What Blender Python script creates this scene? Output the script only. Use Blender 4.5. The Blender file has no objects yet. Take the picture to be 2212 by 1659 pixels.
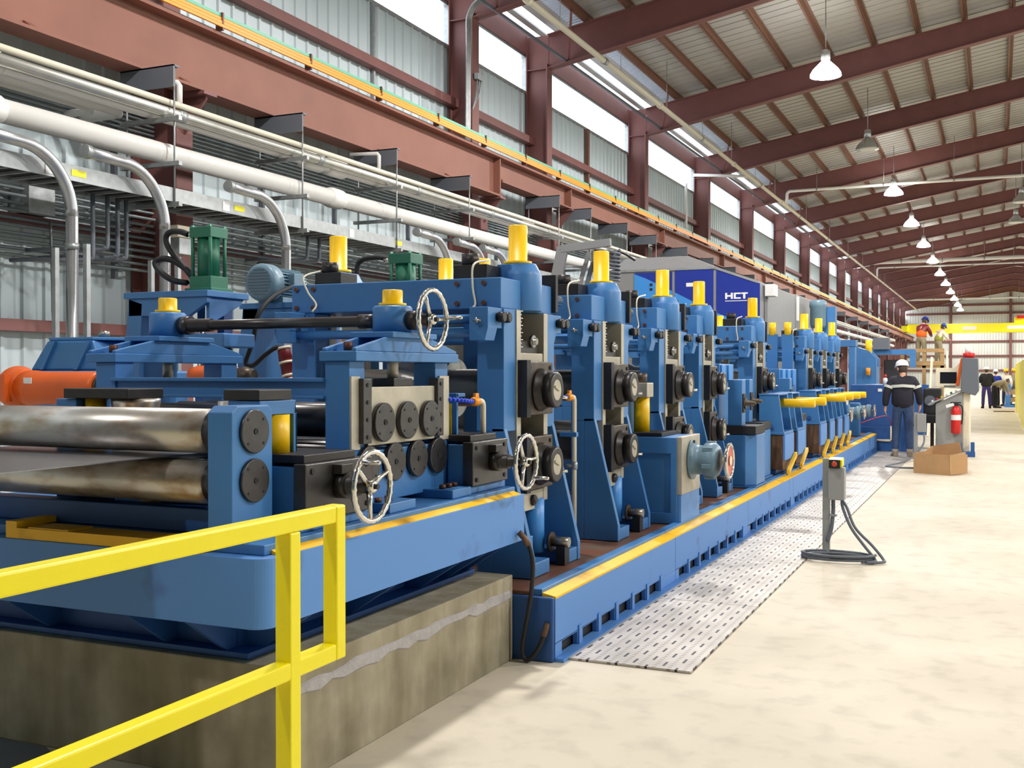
import bpy, bmesh, math, random
from mathutils import Vector, Matrix
random.seed(7)
sc = bpy.context.scene
COL = sc.collection
PI = math.pi

# ------------------------------------------------------------ camera, world, light, exposure
cam_d = bpy.data.cameras.new('camera')
cam = bpy.data.objects.new('camera', cam_d); COL.objects.link(cam)
cam_d.sensor_fit = 'HORIZONTAL'; cam_d.sensor_width = 36.0
cam_d.lens = 2330.0 / 2212.0 * 36.0
cam_d.clip_start = 0.05; cam_d.clip_end = 400
cam.location = (0, 0, 1.60)
cam.rotation_euler = (math.radians(90 - 0.578), 0, math.radians(24.1755))
sc.camera = cam
sc.view_settings.view_transform = 'Standard'
sc.view_settings.look = 'None'
sc.view_settings.gamma = 1.0
sc.view_settings.use_curve_mapping = False
sc.view_settings.exposure = 0.0
w = bpy.data.worlds.new('overcast_sky'); sc.world = w; w.use_nodes = True
w.node_tree.nodes['Background'].inputs[0].default_value = (0.93, 0.97, 1.0, 1)
w.node_tree.nodes['Background'].inputs[1].default_value = 4.0
sc.cycles.max_bounces = 6
sc.cycles.diffuse_bounces = 4
sc.cycles.glossy_bounces = 3
sc.cycles.transparent_max_bounces = 8
sc.cycles.sample_clamp_indirect = 6.0
sc.cycles.caustics_reflective = False
sc.cycles.caustics_refractive = False
LAMP_POWER = 1380.0
LAMP_ROW_Y = [-2.1, 7.2, 16.9, 26.3, 44.8, 54.6, 63.9, 73.3, 83.0, 92.6, 102.2, 111.8, 121.6, 131.0]  # last lamp added to brighten the far end wall

# ------------------------------------------------------------ helpers
def lin(c):
    return tuple(((v/255.0)/12.92 if v/255.0 <= 0.04045 else ((v/255.0+0.055)/1.055)**2.4) for v in c)

def mat(name, rgb, rough=0.5, metal=0.0, var=0.0, scale=6.0, bump=0.0, bscale=60.0, rgb2=None, stretch=None, emit=0.0, spec=0.5, detail=4.0, lo=0.35, hi=0.7):
    m = bpy.data.materials.new(name); m.use_nodes = True
    nt = m.node_tree; b = nt.nodes['Principled BSDF']
    c = lin(rgb)
    b.inputs['Base Color'].default_value = (*c, 1)
    b.inputs['Roughness'].default_value = rough
    b.inputs['Metallic'].default_value = metal
    b.inputs['Specular IOR Level'].default_value = spec
    if var > 0 or rgb2 is not None:
        tc = nt.nodes.new('ShaderNodeTexCoord'); mp = nt.nodes.new('ShaderNodeMapping')
        nt.links.new(tc.outputs['Object'], mp.inputs[0])
        if stretch: mp.inputs['Scale'].default_value = stretch
        n = nt.nodes.new('ShaderNodeTexNoise'); n.inputs['Scale'].default_value = scale; n.inputs['Detail'].default_value = detail
        nt.links.new(mp.outputs[0], n.inputs['Vector'])
        cr = nt.nodes.new('ShaderNodeValToRGB')
        c2 = lin(rgb2) if rgb2 is not None else tuple(v*(1-var) for v in c)
        cr.color_ramp.elements[0].position = lo; cr.color_ramp.elements[1].position = hi
        cr.color_ramp.elements[0].color = (*c2, 1); cr.color_ramp.elements[1].color = (*c, 1)
        nt.links.new(n.outputs['Fac'], cr.inputs[0]); nt.links.new(cr.outputs[0], b.inputs['Base Color'])
    if bump > 0:
        tc2 = nt.nodes.new('ShaderNodeTexCoord'); n2 = nt.nodes.new('ShaderNodeTexNoise'); n2.inputs['Scale'].default_value = bscale
        nt.links.new(tc2.outputs['Object'], n2.inputs['Vector'])
        bp = nt.nodes.new('ShaderNodeBump'); bp.inputs['Strength'].default_value = bump; bp.inputs['Distance'].default_value = 0.01
        nt.links.new(n2.outputs['Fac'], bp.inputs['Height']); nt.links.new(bp.outputs[0], b.inputs['Normal'])
    if emit > 0:
        b.inputs['Emission Color'].default_value = (*c, 1); b.inputs['Emission Strength'].default_value = emit
    return m

M = {}
M['blue'] = mat('blue_machine_paint', (66, 126, 186), 0.42, var=0.14, scale=3.0)
M['bluelit'] = mat('blue_paint_lit_tone', (86, 140, 206), 0.5, scale=2.8, rgb2=(74, 104, 166), lo=0.27, hi=0.38)  # machine blue lightened to stand in for light from the right; smudges darker
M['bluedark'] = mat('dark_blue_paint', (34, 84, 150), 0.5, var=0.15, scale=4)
M['yel'] = mat('yellow_cap_paint', (252, 200, 0), 0.38, var=0.05, scale=8)
M['saf'] = mat('safety_yellow_paint', (252, 236, 10), 0.35, var=0.03, scale=5)
M['stripe'] = mat('worn_yellow_stripe', (246, 190, 8), 0.5, rgb2=(170, 120, 20), scale=2.5, lo=0.25, hi=0.4)
M['steel'] = mat('brushed_steel', (176, 172, 164), 0.3, 0.9, var=0.3, scale=9)
M['beige'] = mat('machined_plate', (198, 190, 170), 0.45, 0.35, var=0.25, scale=7)
M['roll'] = mat('roll_steel', (206, 203, 196), 0.32, 0.75, rgb2=(158, 134, 104), scale=5.0, stretch=(1.0, 2.2, 2.2), lo=0.30, hi=0.52, detail=8)
M['chrome'] = mat('polished_chrome', (225, 222, 214), 0.14, 1.0)
M['dark'] = mat('black_oxide_steel', (58, 55, 54), 0.38, 0.45, var=0.3, scale=10)
M['disc'] = mat('dark_turned_steel', (84, 82, 82), 0.34, 0.75, var=0.2, scale=14)
M['chock'] = mat('oily_dark_steel', (92, 80, 68), 0.45, 0.55, var=0.5, scale=12)
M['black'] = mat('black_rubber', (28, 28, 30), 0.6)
M['redox'] = mat('red_oxide_primer', (128, 82, 78), 0.6, var=0.12, scale=2.0)
M['redbeam'] = mat('red_oxide_runway_primer', (140, 92, 76), 0.66, var=0.15, scale=1.5)
M['purlin'] = mat('brown_primer', (122, 84, 66), 0.6, var=0.1)
M['galv'] = mat('galvanized_steel', (168, 172, 172), 0.42, 0.6, var=0.2, scale=12)
M['conduit'] = mat('galvanized_conduit', (186, 188, 190), 0.3, 0.75, var=0.1)
M['bankpipe'] = mat('grey_conduit_bank', (128, 138, 140), 0.4, 0.6, var=0.1)
M['white'] = mat('white_pvc', (236, 234, 228), 0.4)
M['cream'] = mat('cream_pipe_paint', (232, 226, 204), 0.45)
M['silver'] = mat('silver_pipe_jacket', (200, 200, 192), 0.3, 0.75, var=0.15, scale=5)
M['wallsheet'] = mat('pale_wall_sheet', (200, 214, 218), 0.45, 0.1, var=0.10, scale=1.2, stretch=(1, 1, 0.1))
M['endsheet'] = mat('pale_end_wall_sheet', (232, 234, 230), 0.5, 0.1, var=0.06, scale=1.0)
M['deck'] = mat('roof_deck_underside', (176, 174, 170), 0.5, 0.2, var=0.10, scale=1.3)
M['deckdaylit'] = mat('roof_deck_daylight_tint', (214, 226, 242), 0.4, 0.2)  # blue-white tint paints daylight onto a strip of roof deck
M['green'] = mat('green_cylinder_paint', (36, 116, 88), 0.42, var=0.1)
M['motor'] = mat('grey_blue_motor_paint', (110, 140, 156), 0.4, var=0.1)
M['orange'] = mat('orange_shaft_paint', (226, 98, 24), 0.4, var=0.12, scale=4)
M['dred'] = mat('dark_red_plastic', (128, 38, 42), 0.4)
M['bone'] = mat('bone_plastic', (232, 222, 196), 0.5)
M['navy'] = mat('navy_panel', (44, 60, 150), 0.75, var=0.05, spec=0.1)
M['skyb'] = mat('light_blue_panel', (62, 142, 216), 0.4)
M['greyp'] = mat('grey_cabinet_paint', (140, 140, 140), 0.5, var=0.06)
M['panelgrey'] = mat('console_grey', (150, 152, 148), 0.5, var=0.05)
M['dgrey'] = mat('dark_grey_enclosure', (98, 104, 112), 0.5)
M['red'] = mat('red_paint', (206, 34, 30), 0.35)
M['copper'] = mat('orange_red_handwheel', (206, 82, 56), 0.3, 0.4)
M['card'] = mat('cardboard', (190, 150, 104), 0.8, var=0.12, scale=6)
M['wood'] = mat('raw_lumber', (186, 150, 100), 0.7, var=0.2, scale=5, stretch=(1, 6, 6))
M['screen'] = mat('dark_screen', (24, 26, 36), 0.15)
M['label'] = mat('white_label', (235, 235, 232), 0.5)
M['lyel'] = mat('yellow_label', (236, 226, 40), 0.5)
M['obolt'] = mat('rusty_bolt', (104, 66, 52), 0.5, 0.4, var=0.3)
M['hose'] = mat('cream_grease_hose', (226, 218, 196), 0.45)
M['loc'] = mat('blue_segment_hose', (40, 76, 214), 0.4)
M['ovalve'] = mat('orange_valve', (238, 150, 20), 0.4)
M['rustblk'] = mat('brown_rusty_block', (130, 98, 72), 0.55, 0.3, rgb2=(84, 62, 46), scale=4, stretch=(6, 6, 0.8))
M['deckrust'] = mat('rusty_machine_deck', (112, 98, 84), 0.55, 0.3, rgb2=(128, 74, 50), scale=3)
M['skin'] = mat('skin', (208, 156, 128), 0.55)
M['navyjkt'] = mat('navy_jacket_cloth', (34, 34, 46), 0.8, var=0.2, scale=12)
M['jean'] = mat('blue_denim', (56, 78, 116), 0.85, var=0.25, scale=14)
M['hatw'] = mat('white_hard_hat', (246, 246, 248), 0.3)
M['haty'] = mat('yellow_hard_hat', (246, 206, 20), 0.35)
M['hatb'] = mat('blue_hard_hat', (40, 84, 170), 0.35)
M['vest'] = mat('orange_vest', (250, 104, 28), 0.7)
M['khaki'] = mat('khaki_cloth', (150, 138, 108), 0.85)
M['blackcl'] = mat('black_cloth', (26, 26, 30), 0.85)
M['purple'] = mat('indigo_trousers', (58, 48, 118), 0.85)
M['olive'] = mat('olive_vest', (150, 152, 60), 0.8)
M['refl'] = mat('reflective_tape', (206, 208, 200), 0.3)
M['hair'] = mat('grey_brown_hair', (70, 58, 50), 0.8)
M['shoe'] = mat('tan_boot', (150, 136, 120), 0.7)
M['offlamp'] = mat('lamp_reflector', (196, 200, 200), 0.25, 0.7)
M['bulb'] = mat('lit_lamp_lens', (255, 252, 246), 0.5, emit=30.0)
M['tubelight'] = mat('lit_fluorescent_tube', (246, 250, 255), 0.5, emit=5.0)
M['conorange'] = mat('orange_conductor_bar', (252, 152, 8), 0.5)
M['congreen'] = mat('green_conductor_bar', (96, 176, 146), 0.5)
M['strip'] = mat('grey_strip_steel', (150, 148, 150), 0.3, 0.85, var=0.1)

def mat_floor():
    m = bpy.data.materials.new('sealed_concrete_floor'); m.use_nodes = True
    nt = m.node_tree; b = nt.nodes['Principled BSDF']
    tc = nt.nodes.new('ShaderNodeTexCoord')
    n1 = nt.nodes.new('ShaderNodeTexNoise'); n1.inputs['Scale'].default_value = 0.7; n1.inputs['Detail'].default_value = 6
    n2 = nt.nodes.new('ShaderNodeTexNoise'); n2.inputs['Scale'].default_value = 5.5; n2.inputs['Detail'].default_value = 5
    nt.links.new(tc.outputs['Object'], n1.inputs['Vector']); nt.links.new(tc.outputs['Object'], n2.inputs['Vector'])
    c1 = nt.nodes.new('ShaderNodeValToRGB')
    c1.color_ramp.elements[0].position = 0.3; c1.color_ramp.elements[0].color = (*lin((200, 190, 170)), 1)
    c1.color_ramp.elements[1].position = 0.62; c1.color_ramp.elements[1].color = (*lin((217, 207, 187)), 1)
    nt.links.new(n1.outputs['Fac'], c1.inputs[0])
    c2 = nt.nodes.new('ShaderNodeValToRGB')
    c2.color_ramp.elements[0].position = 0.3; c2.color_ramp.elements[0].color = (0.86, 0.86, 0.86, 1)
    c2.color_ramp.elements[1].position = 0.5; c2.color_ramp.elements[1].color = (1, 1, 1, 1)
    nt.links.new(n2.outputs['Fac'], c2.inputs[0])
    mx = nt.nodes.new('ShaderNodeMix'); mx.data_type = 'RGBA'; mx.blend_type = 'MULTIPLY'; mx.inputs[0].default_value = 1.0
    nt.links.new(c1.outputs[0], mx.inputs[6]); nt.links.new(c2.outputs[0], mx.inputs[7])
    nt.links.new(mx.outputs[2], b.inputs['Base Color'])
    b.inputs['Roughness'].default_value = 0.6
    b.inputs['Specular IOR Level'].default_value = 0.25
    return m
M['floor'] = mat_floor()

def mat_concrete():
    m = bpy.data.materials.new('stained_formed_concrete'); m.use_nodes = True
    nt = m.node_tree; b = nt.nodes['Principled BSDF']
    tc = nt.nodes.new('ShaderNodeTexCoord')
    mp = nt.nodes.new('ShaderNodeMapping'); mp.inputs['Scale'].default_value = (4.5, 4.5, 0.7)
    nt.links.new(tc.outputs['Object'], mp.inputs[0])
    n1 = nt.nodes.new('ShaderNodeTexNoise'); n1.inputs['Scale'].default_value = 1.6; n1.inputs['Detail'].default_value = 6
    nt.links.new(mp.outputs[0], n1.inputs['Vector'])
    n2 = nt.nodes.new('ShaderNodeTexNoise'); n2.inputs['Scale'].default_value = 4; n2.inputs['Detail'].default_value = 8
    nt.links.new(tc.outputs['Object'], n2.inputs['Vector'])
    c1 = nt.nodes.new('ShaderNodeValToRGB')
    c1.color_ramp.elements[0].position = 0.3; c1.color_ramp.elements[0].color = (*lin((140, 130, 104)), 1)
    c1.color_ramp.elements[1].position = 0.65; c1.color_ramp.elements[1].color = (*lin((170, 162, 138)), 1)
    nt.links.new(n1.outputs['Fac'], c1.inputs[0])
    c2 = nt.nodes.new('ShaderNodeValToRGB')
    c2.color_ramp.elements[0].position = 0.3; c2.color_ramp.elements[0].color = (0.66, 0.65, 0.62, 1)
    c2.color_ramp.elements[1].position = 0.6; c2.color_ramp.elements[1].color = (1.05, 1.05, 1.05, 1)
    nt.links.new(n2.outputs['Fac'], c2.inputs[0])
    mx = nt.nodes.new('ShaderNodeMix'); mx.data_type = 'RGBA'; mx.blend_type = 'MULTIPLY'; mx.inputs[0].default_value = 1.0
    nt.links.new(c1.outputs[0], mx.inputs[6]); nt.links.new(c2.outputs[0], mx.inputs[7])
    nt.links.new(mx.outputs[2], b.inputs['Base Color'])
    b.inputs['Roughness'].default_value = 0.75
    bp = nt.nodes.new('ShaderNodeBump'); bp.inputs['Strength'].default_value = 0.25; bp.inputs['Distance'].default_value = 0.02
    nt.links.new(n2.outputs['Fac'], bp.inputs['Height']); nt.links.new(bp.outputs[0], b.inputs['Normal'])
    return m
M['conc'] = mat_concrete()
M['grout'] = mat('grey_mortar_patch', (176, 172, 170), 0.8, var=0.2, scale=12, bump=0.5, bscale=40)

def mat_grating():
    # perforated safety plate: rows of dark slots and rows of small raised round holes along the walkway
    m = bpy.data.materials.new('perforated_walkway_plate'); m.use_nodes = True
    nt = m.node_tree; b = nt.nodes['Principled BSDF']; L = nt.links
    tc = nt.nodes.new('ShaderNodeTexCoord'); sp = nt.nodes.new('ShaderNodeSeparateXYZ'); L.new(tc.outputs['Object'], sp.inputs[0])
    def math_(op, a, bb=None, c=None):
        n = nt.nodes.new('ShaderNodeMath'); n.operation = op
        for i, v in enumerate((a, bb, c)):
            if v is None: continue
            if isinstance(v, (int, float)): n.inputs[i].default_value = v
            else: L.new(v, n.inputs[i])
        return n.outputs[0]
    X, Y = sp.outputs[0], sp.outputs[1]
    def holes(px, py, hx, hy, offx, stag):
        rx = math_('DIVIDE', math_('ADD', X, offx), px)
        ix = math_('FLOOR', rx)
        fx = math_('SUBTRACT', math_('FRACT', rx), 0.5)
        sh = math_('MULTIPLY', math_('MODULO', math_('ABSOLUTE', ix), 2.0), stag)
        ry = math_('ADD', math_('DIVIDE', Y, py), sh)
        fy = math_('SUBTRACT', math_('FRACT', ry), 0.5)
        ax = math_('LESS_THAN', math_('ABSOLUTE', fx), hx/px/2)
        ay = math_('LESS_THAN', math_('ABSOLUTE', fy), hy/py/2)
        return math_('MULTIPLY', ax, ay)
    slots = holes(0.084, 0.19, 0.014, 0.085, 0.0, 0.5)
    dots = holes(0.084, 0.038, 0.022, 0.013, 0.042, 0.5)
    n1 = nt.nodes.new('ShaderNodeTexNoise'); n1.inputs['Scale'].default_value = 2.2; L.new(tc.outputs['Object'], n1.inputs['Vector'])
    cr = nt.nodes.new('ShaderNodeValToRGB')
    cr.color_ramp.elements[0].position = 0.3; cr.color_ramp.elements[0].color = (*lin((164, 158, 150)), 1)
    cr.color_ramp.elements[1].position = 0.6; cr.color_ramp.elements[1].color = (*lin((200, 194, 186)), 1)
    L.new(n1.outputs['Fac'], cr.inputs[0])
    mx = nt.nodes.new('ShaderNodeMix'); mx.data_type = 'RGBA'; L.new(dots, mx.inputs[0]); L.new(cr.outputs[0], mx.inputs[6])
    mx.inputs[7].default_value = (*lin((134, 126, 118)), 1)
    mx2 = nt.nodes.new('ShaderNodeMix'); mx2.data_type = 'RGBA'; L.new(slots, mx2.inputs[0]); L.new(mx.outputs[2], mx2.inputs[6])
    mx2.inputs[7].default_value = (*lin((40, 38, 44)), 1)
    L.new(mx2.outputs[2], b.inputs['Base Color'])
    b.inputs['Roughness'].default_value = 0.45; b.inputs['Metallic'].default_value = 0.35
    bp = nt.nodes.new('ShaderNodeBump'); bp.inputs['Strength'].default_value = 0.6; bp.inputs['Distance'].default_value = 0.006
    hh = math_('SUBTRACT', dots, slots); L.new(hh, bp.inputs['Height']); L.new(bp.outputs[0], b.inputs['Normal'])
    return m
M['grate'] = mat_grating()

def mat_pane():
    m = bpy.data.materials.new('clear_plastic_glazing'); m.use_nodes = True
    nt = m.node_tree; nt.nodes.clear()
    o = nt.nodes.new('ShaderNodeOutputMaterial'); t = nt.nodes.new('ShaderNodeBsdfTransparent'); g = nt.nodes.new('ShaderNodeBsdfGlossy')
    t.inputs[0].default_value = (0.95, 0.97, 1, 1); g.inputs['Roughness'].default_value = 0.1
    mx = nt.nodes.new('ShaderNodeMixShader'); mx.inputs[0].default_value = 0.05
    nt.links.new(t.outputs[0], mx.inputs[1]); nt.links.new(g.outputs[0], mx.inputs[2]); nt.links.new(mx.outputs[0], o.inputs[0])
    return m
M['pane'] = mat_pane()

class MB:
    """collects geometry in world coordinates; build() links it as ONE mesh object"""
    def __init__(s): s.v = []; s.f = []; s.s = []
    def add(s, vs, fs, smooth=False):
        o = len(s.v); s.v += [tuple(p) for p in vs]
        for i, f in enumerate(fs):
            s.f.append([o+k for k in f]); s.s.append(smooth if isinstance(smooth, bool) else smooth[i])
        return s
    def box(s, x0, x1, y0, y1, z0, z1):
        vs = [(x, y, z) for x in (x0, x1) for y in (y0, y1) for z in (z0, z1)]
        return s.add(vs, [(0,1,3,2),(4,6,7,5),(0,4,5,1),(2,3,7,6),(0,2,6,4),(1,5,7,3)])
    def prism(s, pts, axis, a0, a1):
        def P(p, a):
            return (a, p[0], p[1]) if axis == 'x' else (p[0], a, p[1]) if axis == 'y' else (p[0], p[1], a)
        n = len(pts); vs = [P(p, a0) for p in pts] + [P(p, a1) for p in pts]
        return s.add(vs, [tuple(range(n)), tuple(range(2*n-1, n-1, -1))] + [(i, (i+1) % n, n+(i+1) % n, n+i) for i in range(n)])
    def lathe(s, p0, d, prof, n=24, cap=True):
        d = Vector(d).normalized(); a = d.orthogonal().normalized(); b = d.cross(a); p0 = Vector(p0)
        vs = []; fs = []; sm = []
        for t, r in prof:
            for k in range(n):
                th = 2*PI*k/n; vs.append(p0 + d*t + (a*math.cos(th) + b*math.sin(th))*r)
        for i in range(len(prof)-1):
            flat = abs(prof[i+1][0]-prof[i][0]) < 1e-6
            for k in range(n):
                k2 = (k+1) % n
                fs.append((i*n+k, i*n+k2, (i+1)*n+k2, (i+1)*n+k)); sm.append(not flat)
        if cap:
            fs.append(tuple(range(n))); sm.append(False)
            m = (len(prof)-1)*n; fs.append(tuple(range(m+n-1, m-1, -1))); sm.append(False)
        return s.add(vs, fs, sm)
    def cyl(s, p0, p1, r, r1=None, n=20, cap=True):
        p0 = Vector(p0); p1 = Vector(p1)
        return s.lathe(p0, p1-p0, [(0, r), ((p1-p0).length, r if r1 is None else r1)], n, cap)
    def tube(s, pts, r, n=8, closed=False, cap=True):
        P = [Vector(p) for p in pts]; m = len(P); vs = []; fs = []
        up = None
        for i in range(m):
            if closed: t = (P[(i+1) % m]-P[i-1])
            else: t = P[min(i+1, m-1)]-P[max(i-1, 0)]
            t.normalize()
            if up is None: up = t.orthogonal().normalized()
            up = (up - t*up.dot(t))
            up = up.normalized() if up.length > 1e-5 else t.orthogonal().normalized()
            b = t.cross(up); rr = r[i] if isinstance(r, (list, tuple)) else r
            for k in range(n):
                th = 2*PI*k/n; vs.append(P[i] + (up*math.cos(th)+b*math.sin(th))*rr)
        R = m if closed else m-1
        for i in range(R):
            j = (i+1) % m
            for k in range(n): fs.append((i*n+k, i*n+(k+1) % n, j*n+(k+1) % n, j*n+k))
        sm = [True]*len(fs)
        if cap and not closed:
            fs += [tuple(range(n-1, -1, -1)), tuple((m-1)*n+k for k in range(n))]; sm += [False, False]
        return s.add(vs, fs, sm)
    def bar(s, p0, p1, w, h, upv=(0, 0, 1)):
        p0 = Vector(p0); p1 = Vector(p1); d = (p1-p0).normalized(); u = Vector(upv)
        u = (u-d*u.dot(d)); u = u.normalized() if u.length > 1e-4 else d.orthogonal().normalized()
        q = d.cross(u)
        vs = [p + q*(a*w/2) + u*(b*h/2) for p in (p0, p1) for a in (-1, 1) for b in (-1, 1)]
        return s.add(vs, [(0,1,3,2),(4,6,7,5),(0,4,5,1),(2,3,7,6),(0,2,6,4),(1,5,7,3)])
    def ball(s, c, r, nu=16, nv=10, z0=-1.0):
        rx, ry, rz = (r, r, r) if isinstance(r, (int, float)) else r
        vs = []; fs = []
        for j in range(nv+1):
            ph = -PI/2 + PI*j/nv
            zz = max(math.sin(ph), z0)
            for k in range(nu):
                th = 2*PI*k/nu; vs.append((c[0]+rx*math.cos(ph)*math.cos(th), c[1]+ry*math.cos(ph)*math.sin(th), c[2]+rz*zz))
        for j in range(nv):
            for k in range(nu): fs.append((j*nu+k, j*nu+(k+1) % nu, (j+1)*nu+(k+1) % nu, (j+1)*nu+k))
        return s.add(vs, fs, True)
    def mirror(s, axis, c):
        """reflect everything collected so far about the plane axis = c"""
        q = MB(); q.v = [tuple(2*c-p[i] if i == axis else p[i] for i in range(3)) for p in s.v]
        q.f = [list(reversed(f)) for f in s.f]; q.s = list(s.s); return q
    def build(s, name, m, parent=None, origin=(0, 0, 0), bevel=0.0, weld=True):
        me = bpy.data.meshes.new(name)
        bm = bmesh.new(); o = Vector(origin)
        bv = [bm.verts.new(Vector(p)-o) for p in s.v]
        for f, sm in zip(s.f, s.s):
            try:
                fc = bm.faces.new([bv[i] for i in f]); fc.smooth = sm
            except ValueError: pass
        if weld: bmesh.ops.remove_doubles(bm, verts=bm.verts, dist=1e-6)
        bmesh.ops.recalc_face_normals(bm, faces=bm.faces)
        bm.to_mesh(me); bm.free()
        me.materials.append(m)
        ob = bpy.data.objects.new(name, me); COL.objects.link(ob)
        if parent is not None: ob.parent = parent
        else: ob.location = origin
        if bevel > 0:
            md = ob.modifiers.new('bevel', 'BEVEL'); md.width = bevel; md.segments = 2; md.limit_method = 'ANGLE'; md.angle_limit = math.radians(50)
        return ob

def tag(o, label, cat, group=None, kind=None):
    o['label'] = label; o['category'] = cat
    if group: o['group'] = group
    if kind: o['kind'] = kind
    return o

class Thing:
    """an Empty at the thing's base that parents its parts"""
    def __init__(s, name, label, cat, loc, group=None):
        s.o = bpy.data.objects.new(name, None); COL.objects.link(s.o); s.o.location = loc
        s.o.empty_display_size = 0.1; s.loc = Vector(loc); tag(s.o, label, cat, group)
    def part(s, name, mb, m, bevel=0.0, sub=None, label=None, kind=None):
        ob = mb.build(name, m if not isinstance(m, str) else M[m], sub if sub is not None else s.o, s.loc, bevel)
        if label: ob['label'] = label
        if kind: ob['kind'] = kind
        return ob

def single(name, mb, m, label, cat, loc, group=None, bevel=0.0, kind=None):
    ob = mb.build(name, M[m] if isinstance(m, str) else m, None, loc, bevel)
    return tag(ob, label, cat, group, kind)

def struct(name, mb, m, origin=(0, 0, 0), parent=None, bevel=0.0):
    ob = mb.build(name, M[m] if isinstance(m, str) else m, parent, origin, bevel)
    if parent is None: ob['kind'] = 'structure'
    return ob

KIDS = None
def dup(root, loc, label, group=None, scale=None, skip=()):
    r = root.copy(); COL.objects.link(r); r.location = loc; r['label'] = label
    if group: r['group'] = group
    if scale: r.scale = scale
    for ch in list(root.children):
        if ch.name.split('.')[0] in skip: continue
        c = ch.copy(); COL.objects.link(c); c.parent = r
        for g in list(ch.children):
            d = g.copy(); COL.objects.link(d); d.parent = c
    return r

def arc(c, r, a0, a1, n, u, v):
    c = Vector(c); u = Vector(u); v = Vector(v)
    return [c + u*(r*math.cos(a0+(a1-a0)*i/n)) + v*(r*math.sin(a0+(a1-a0)*i/n)) for i in range(n+1)]

def smoothpath(pts, n=6):
    P = [Vector(p) for p in pts]; out = []
    Q = [P[0]*2-P[1]] + P + [P[-1]*2-P[-2]]
    for i in range(1, len(Q)-2):
        for k in range(n):
            t = k/n
            out.append(0.5*((2*Q[i]) + (Q[i+1]-Q[i-1])*t + (2*Q[i-1]-5*Q[i]+4*Q[i+1]-Q[i+2])*t*t + (3*Q[i]-Q[i-1]-3*Q[i+1]+Q[i+2])*t**3))
    out.append(P[-1]); return out

ORD = ['first', 'second', 'third', 'fourth', 'fifth', 'sixth', 'seventh', 'eighth', 'ninth', 'tenth', 'eleventh', 'twelfth', 'thirteenth', 'fourteenth', 'fifteenth', 'sixteenth', 'seventeenth', 'eighteenth', 'nineteenth', 'twentieth']
def nth(i, n=None):
    if n is not None and i == n-1: return 'farthest from the camera'
    if i >= len(ORD): return ORD[n-i-1] + ' farthest from the camera'
    return 'nearest to the camera' if i == 0 else ORD[i] + ' nearest to the camera'
# ------------------------------------------------------------ building shell
Y0, YE = -14.0, 137.6
XW, XR, XRIDGE = -10.0, 13.0, 1.5
COLY = [10.78, 19.42, 23.30] + [23.30 + 7.62*k for k in range(1, 15)]      # far edge of each inner column flange
def deck(x): return 9.56 + 0.163*(min(x, 2*XRIDGE-x) + 9.5)

struct('floor', MB().box(-10.2, 13.2, Y0-0.2, YE+0.2, -0.2, 0.0), 'floor')
def ribbed(x_in, sgn, y0, y1, z0, z1, pitch=0.305):
    mb = MB(); y = y0; vs = []; fs = []
    prof = []
    while y < y1:
        for dy, dx in ((0, 0), (0.225, 0), (0.245, 0.028), (0.285, 0.028)):
            if y+dy <= y1: prof.append((y+dy, dx))
        y += pitch
    prof.append((y1, 0))
    for (yy, dx) in prof:
        vs += [(x_in + sgn*dx, yy, z0), (x_in + sgn*dx, yy, z1)]
    for i in range(len(prof)-1): fs.append((2*i, 2*i+2, 2*i+3, 2*i+1))
    mb.add(vs, fs, False)
    a, b = sorted((x_in - sgn*0.02, x_in - sgn*0.12)); mb.box(a, b, y0, y1, z0, z1)
    return mb
struct('wall_left', ribbed(XW, 1, Y0, YE, 0.0, 8.08), 'wallsheet')
struct('wall_right', ribbed(XR, -1, Y0, YE, 0.0, 8.6, 0.61), 'wallsheet')
e = MB()
n = 76
for k in range(n):
    x = -10.0 + 23.0*k/n; x1 = -10.0+23.0*(k+1)/n - 0.05
    xa, xb = x, x1
    e.add([(xa, YE, 0), (xb, YE, 0), (xb, YE, deck(xb)), (xa, YE, deck(xa)), (xa, YE+.1, 0), (xb, YE+.1, 0), (xb, YE+.1, deck(xb)), (xa, YE+.1, deck(xa))],
          [(0,1,2,3),(4,7,6,5),(0,4,5,1),(2,6,7,3),(0,3,7,4),(1,5,6,2)])
e.box(-10.1, 13.1, YE+0.06, YE+0.16, 0, 9.4)
e.add([(-10.1, YE+.08, 9.3), (13.1, YE+.08, 9.3), (1.5, YE+.08, 11.4)], [(0,1,2)])
struct('wall_end', e, 'endsheet')
nw = MB().box(-10.1, 13.1, Y0-0.12, Y0, 0, 9.4)
nw.prism([(-10.1, 9.3), (13.1, 9.3), (1.5, 11.4)], 'y', Y0-0.12, Y0)
struct('wall_near', nw, 'dgrey')

# roof: deck strips between the eave skylight openings
def deckstrip(mb, xa, xb, y0=Y0, y1=YE, t=0.05):
    za, zb = deck(xa), deck(xb)
    mb.prism([(xa, za), (xb, zb), (xb, zb+t), (xa, za+t)], 'y', y0, y1)
SKY = [(-9.97, -9.80), (-9.66, -9.44)]
dk = MB()
deckstrip(dk, -10.15, SKY[0][0]); deckstrip(dk, SKY[0][1], SKY[1][0]); deckstrip(dk, SKY[1][1], -9.0)
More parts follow.
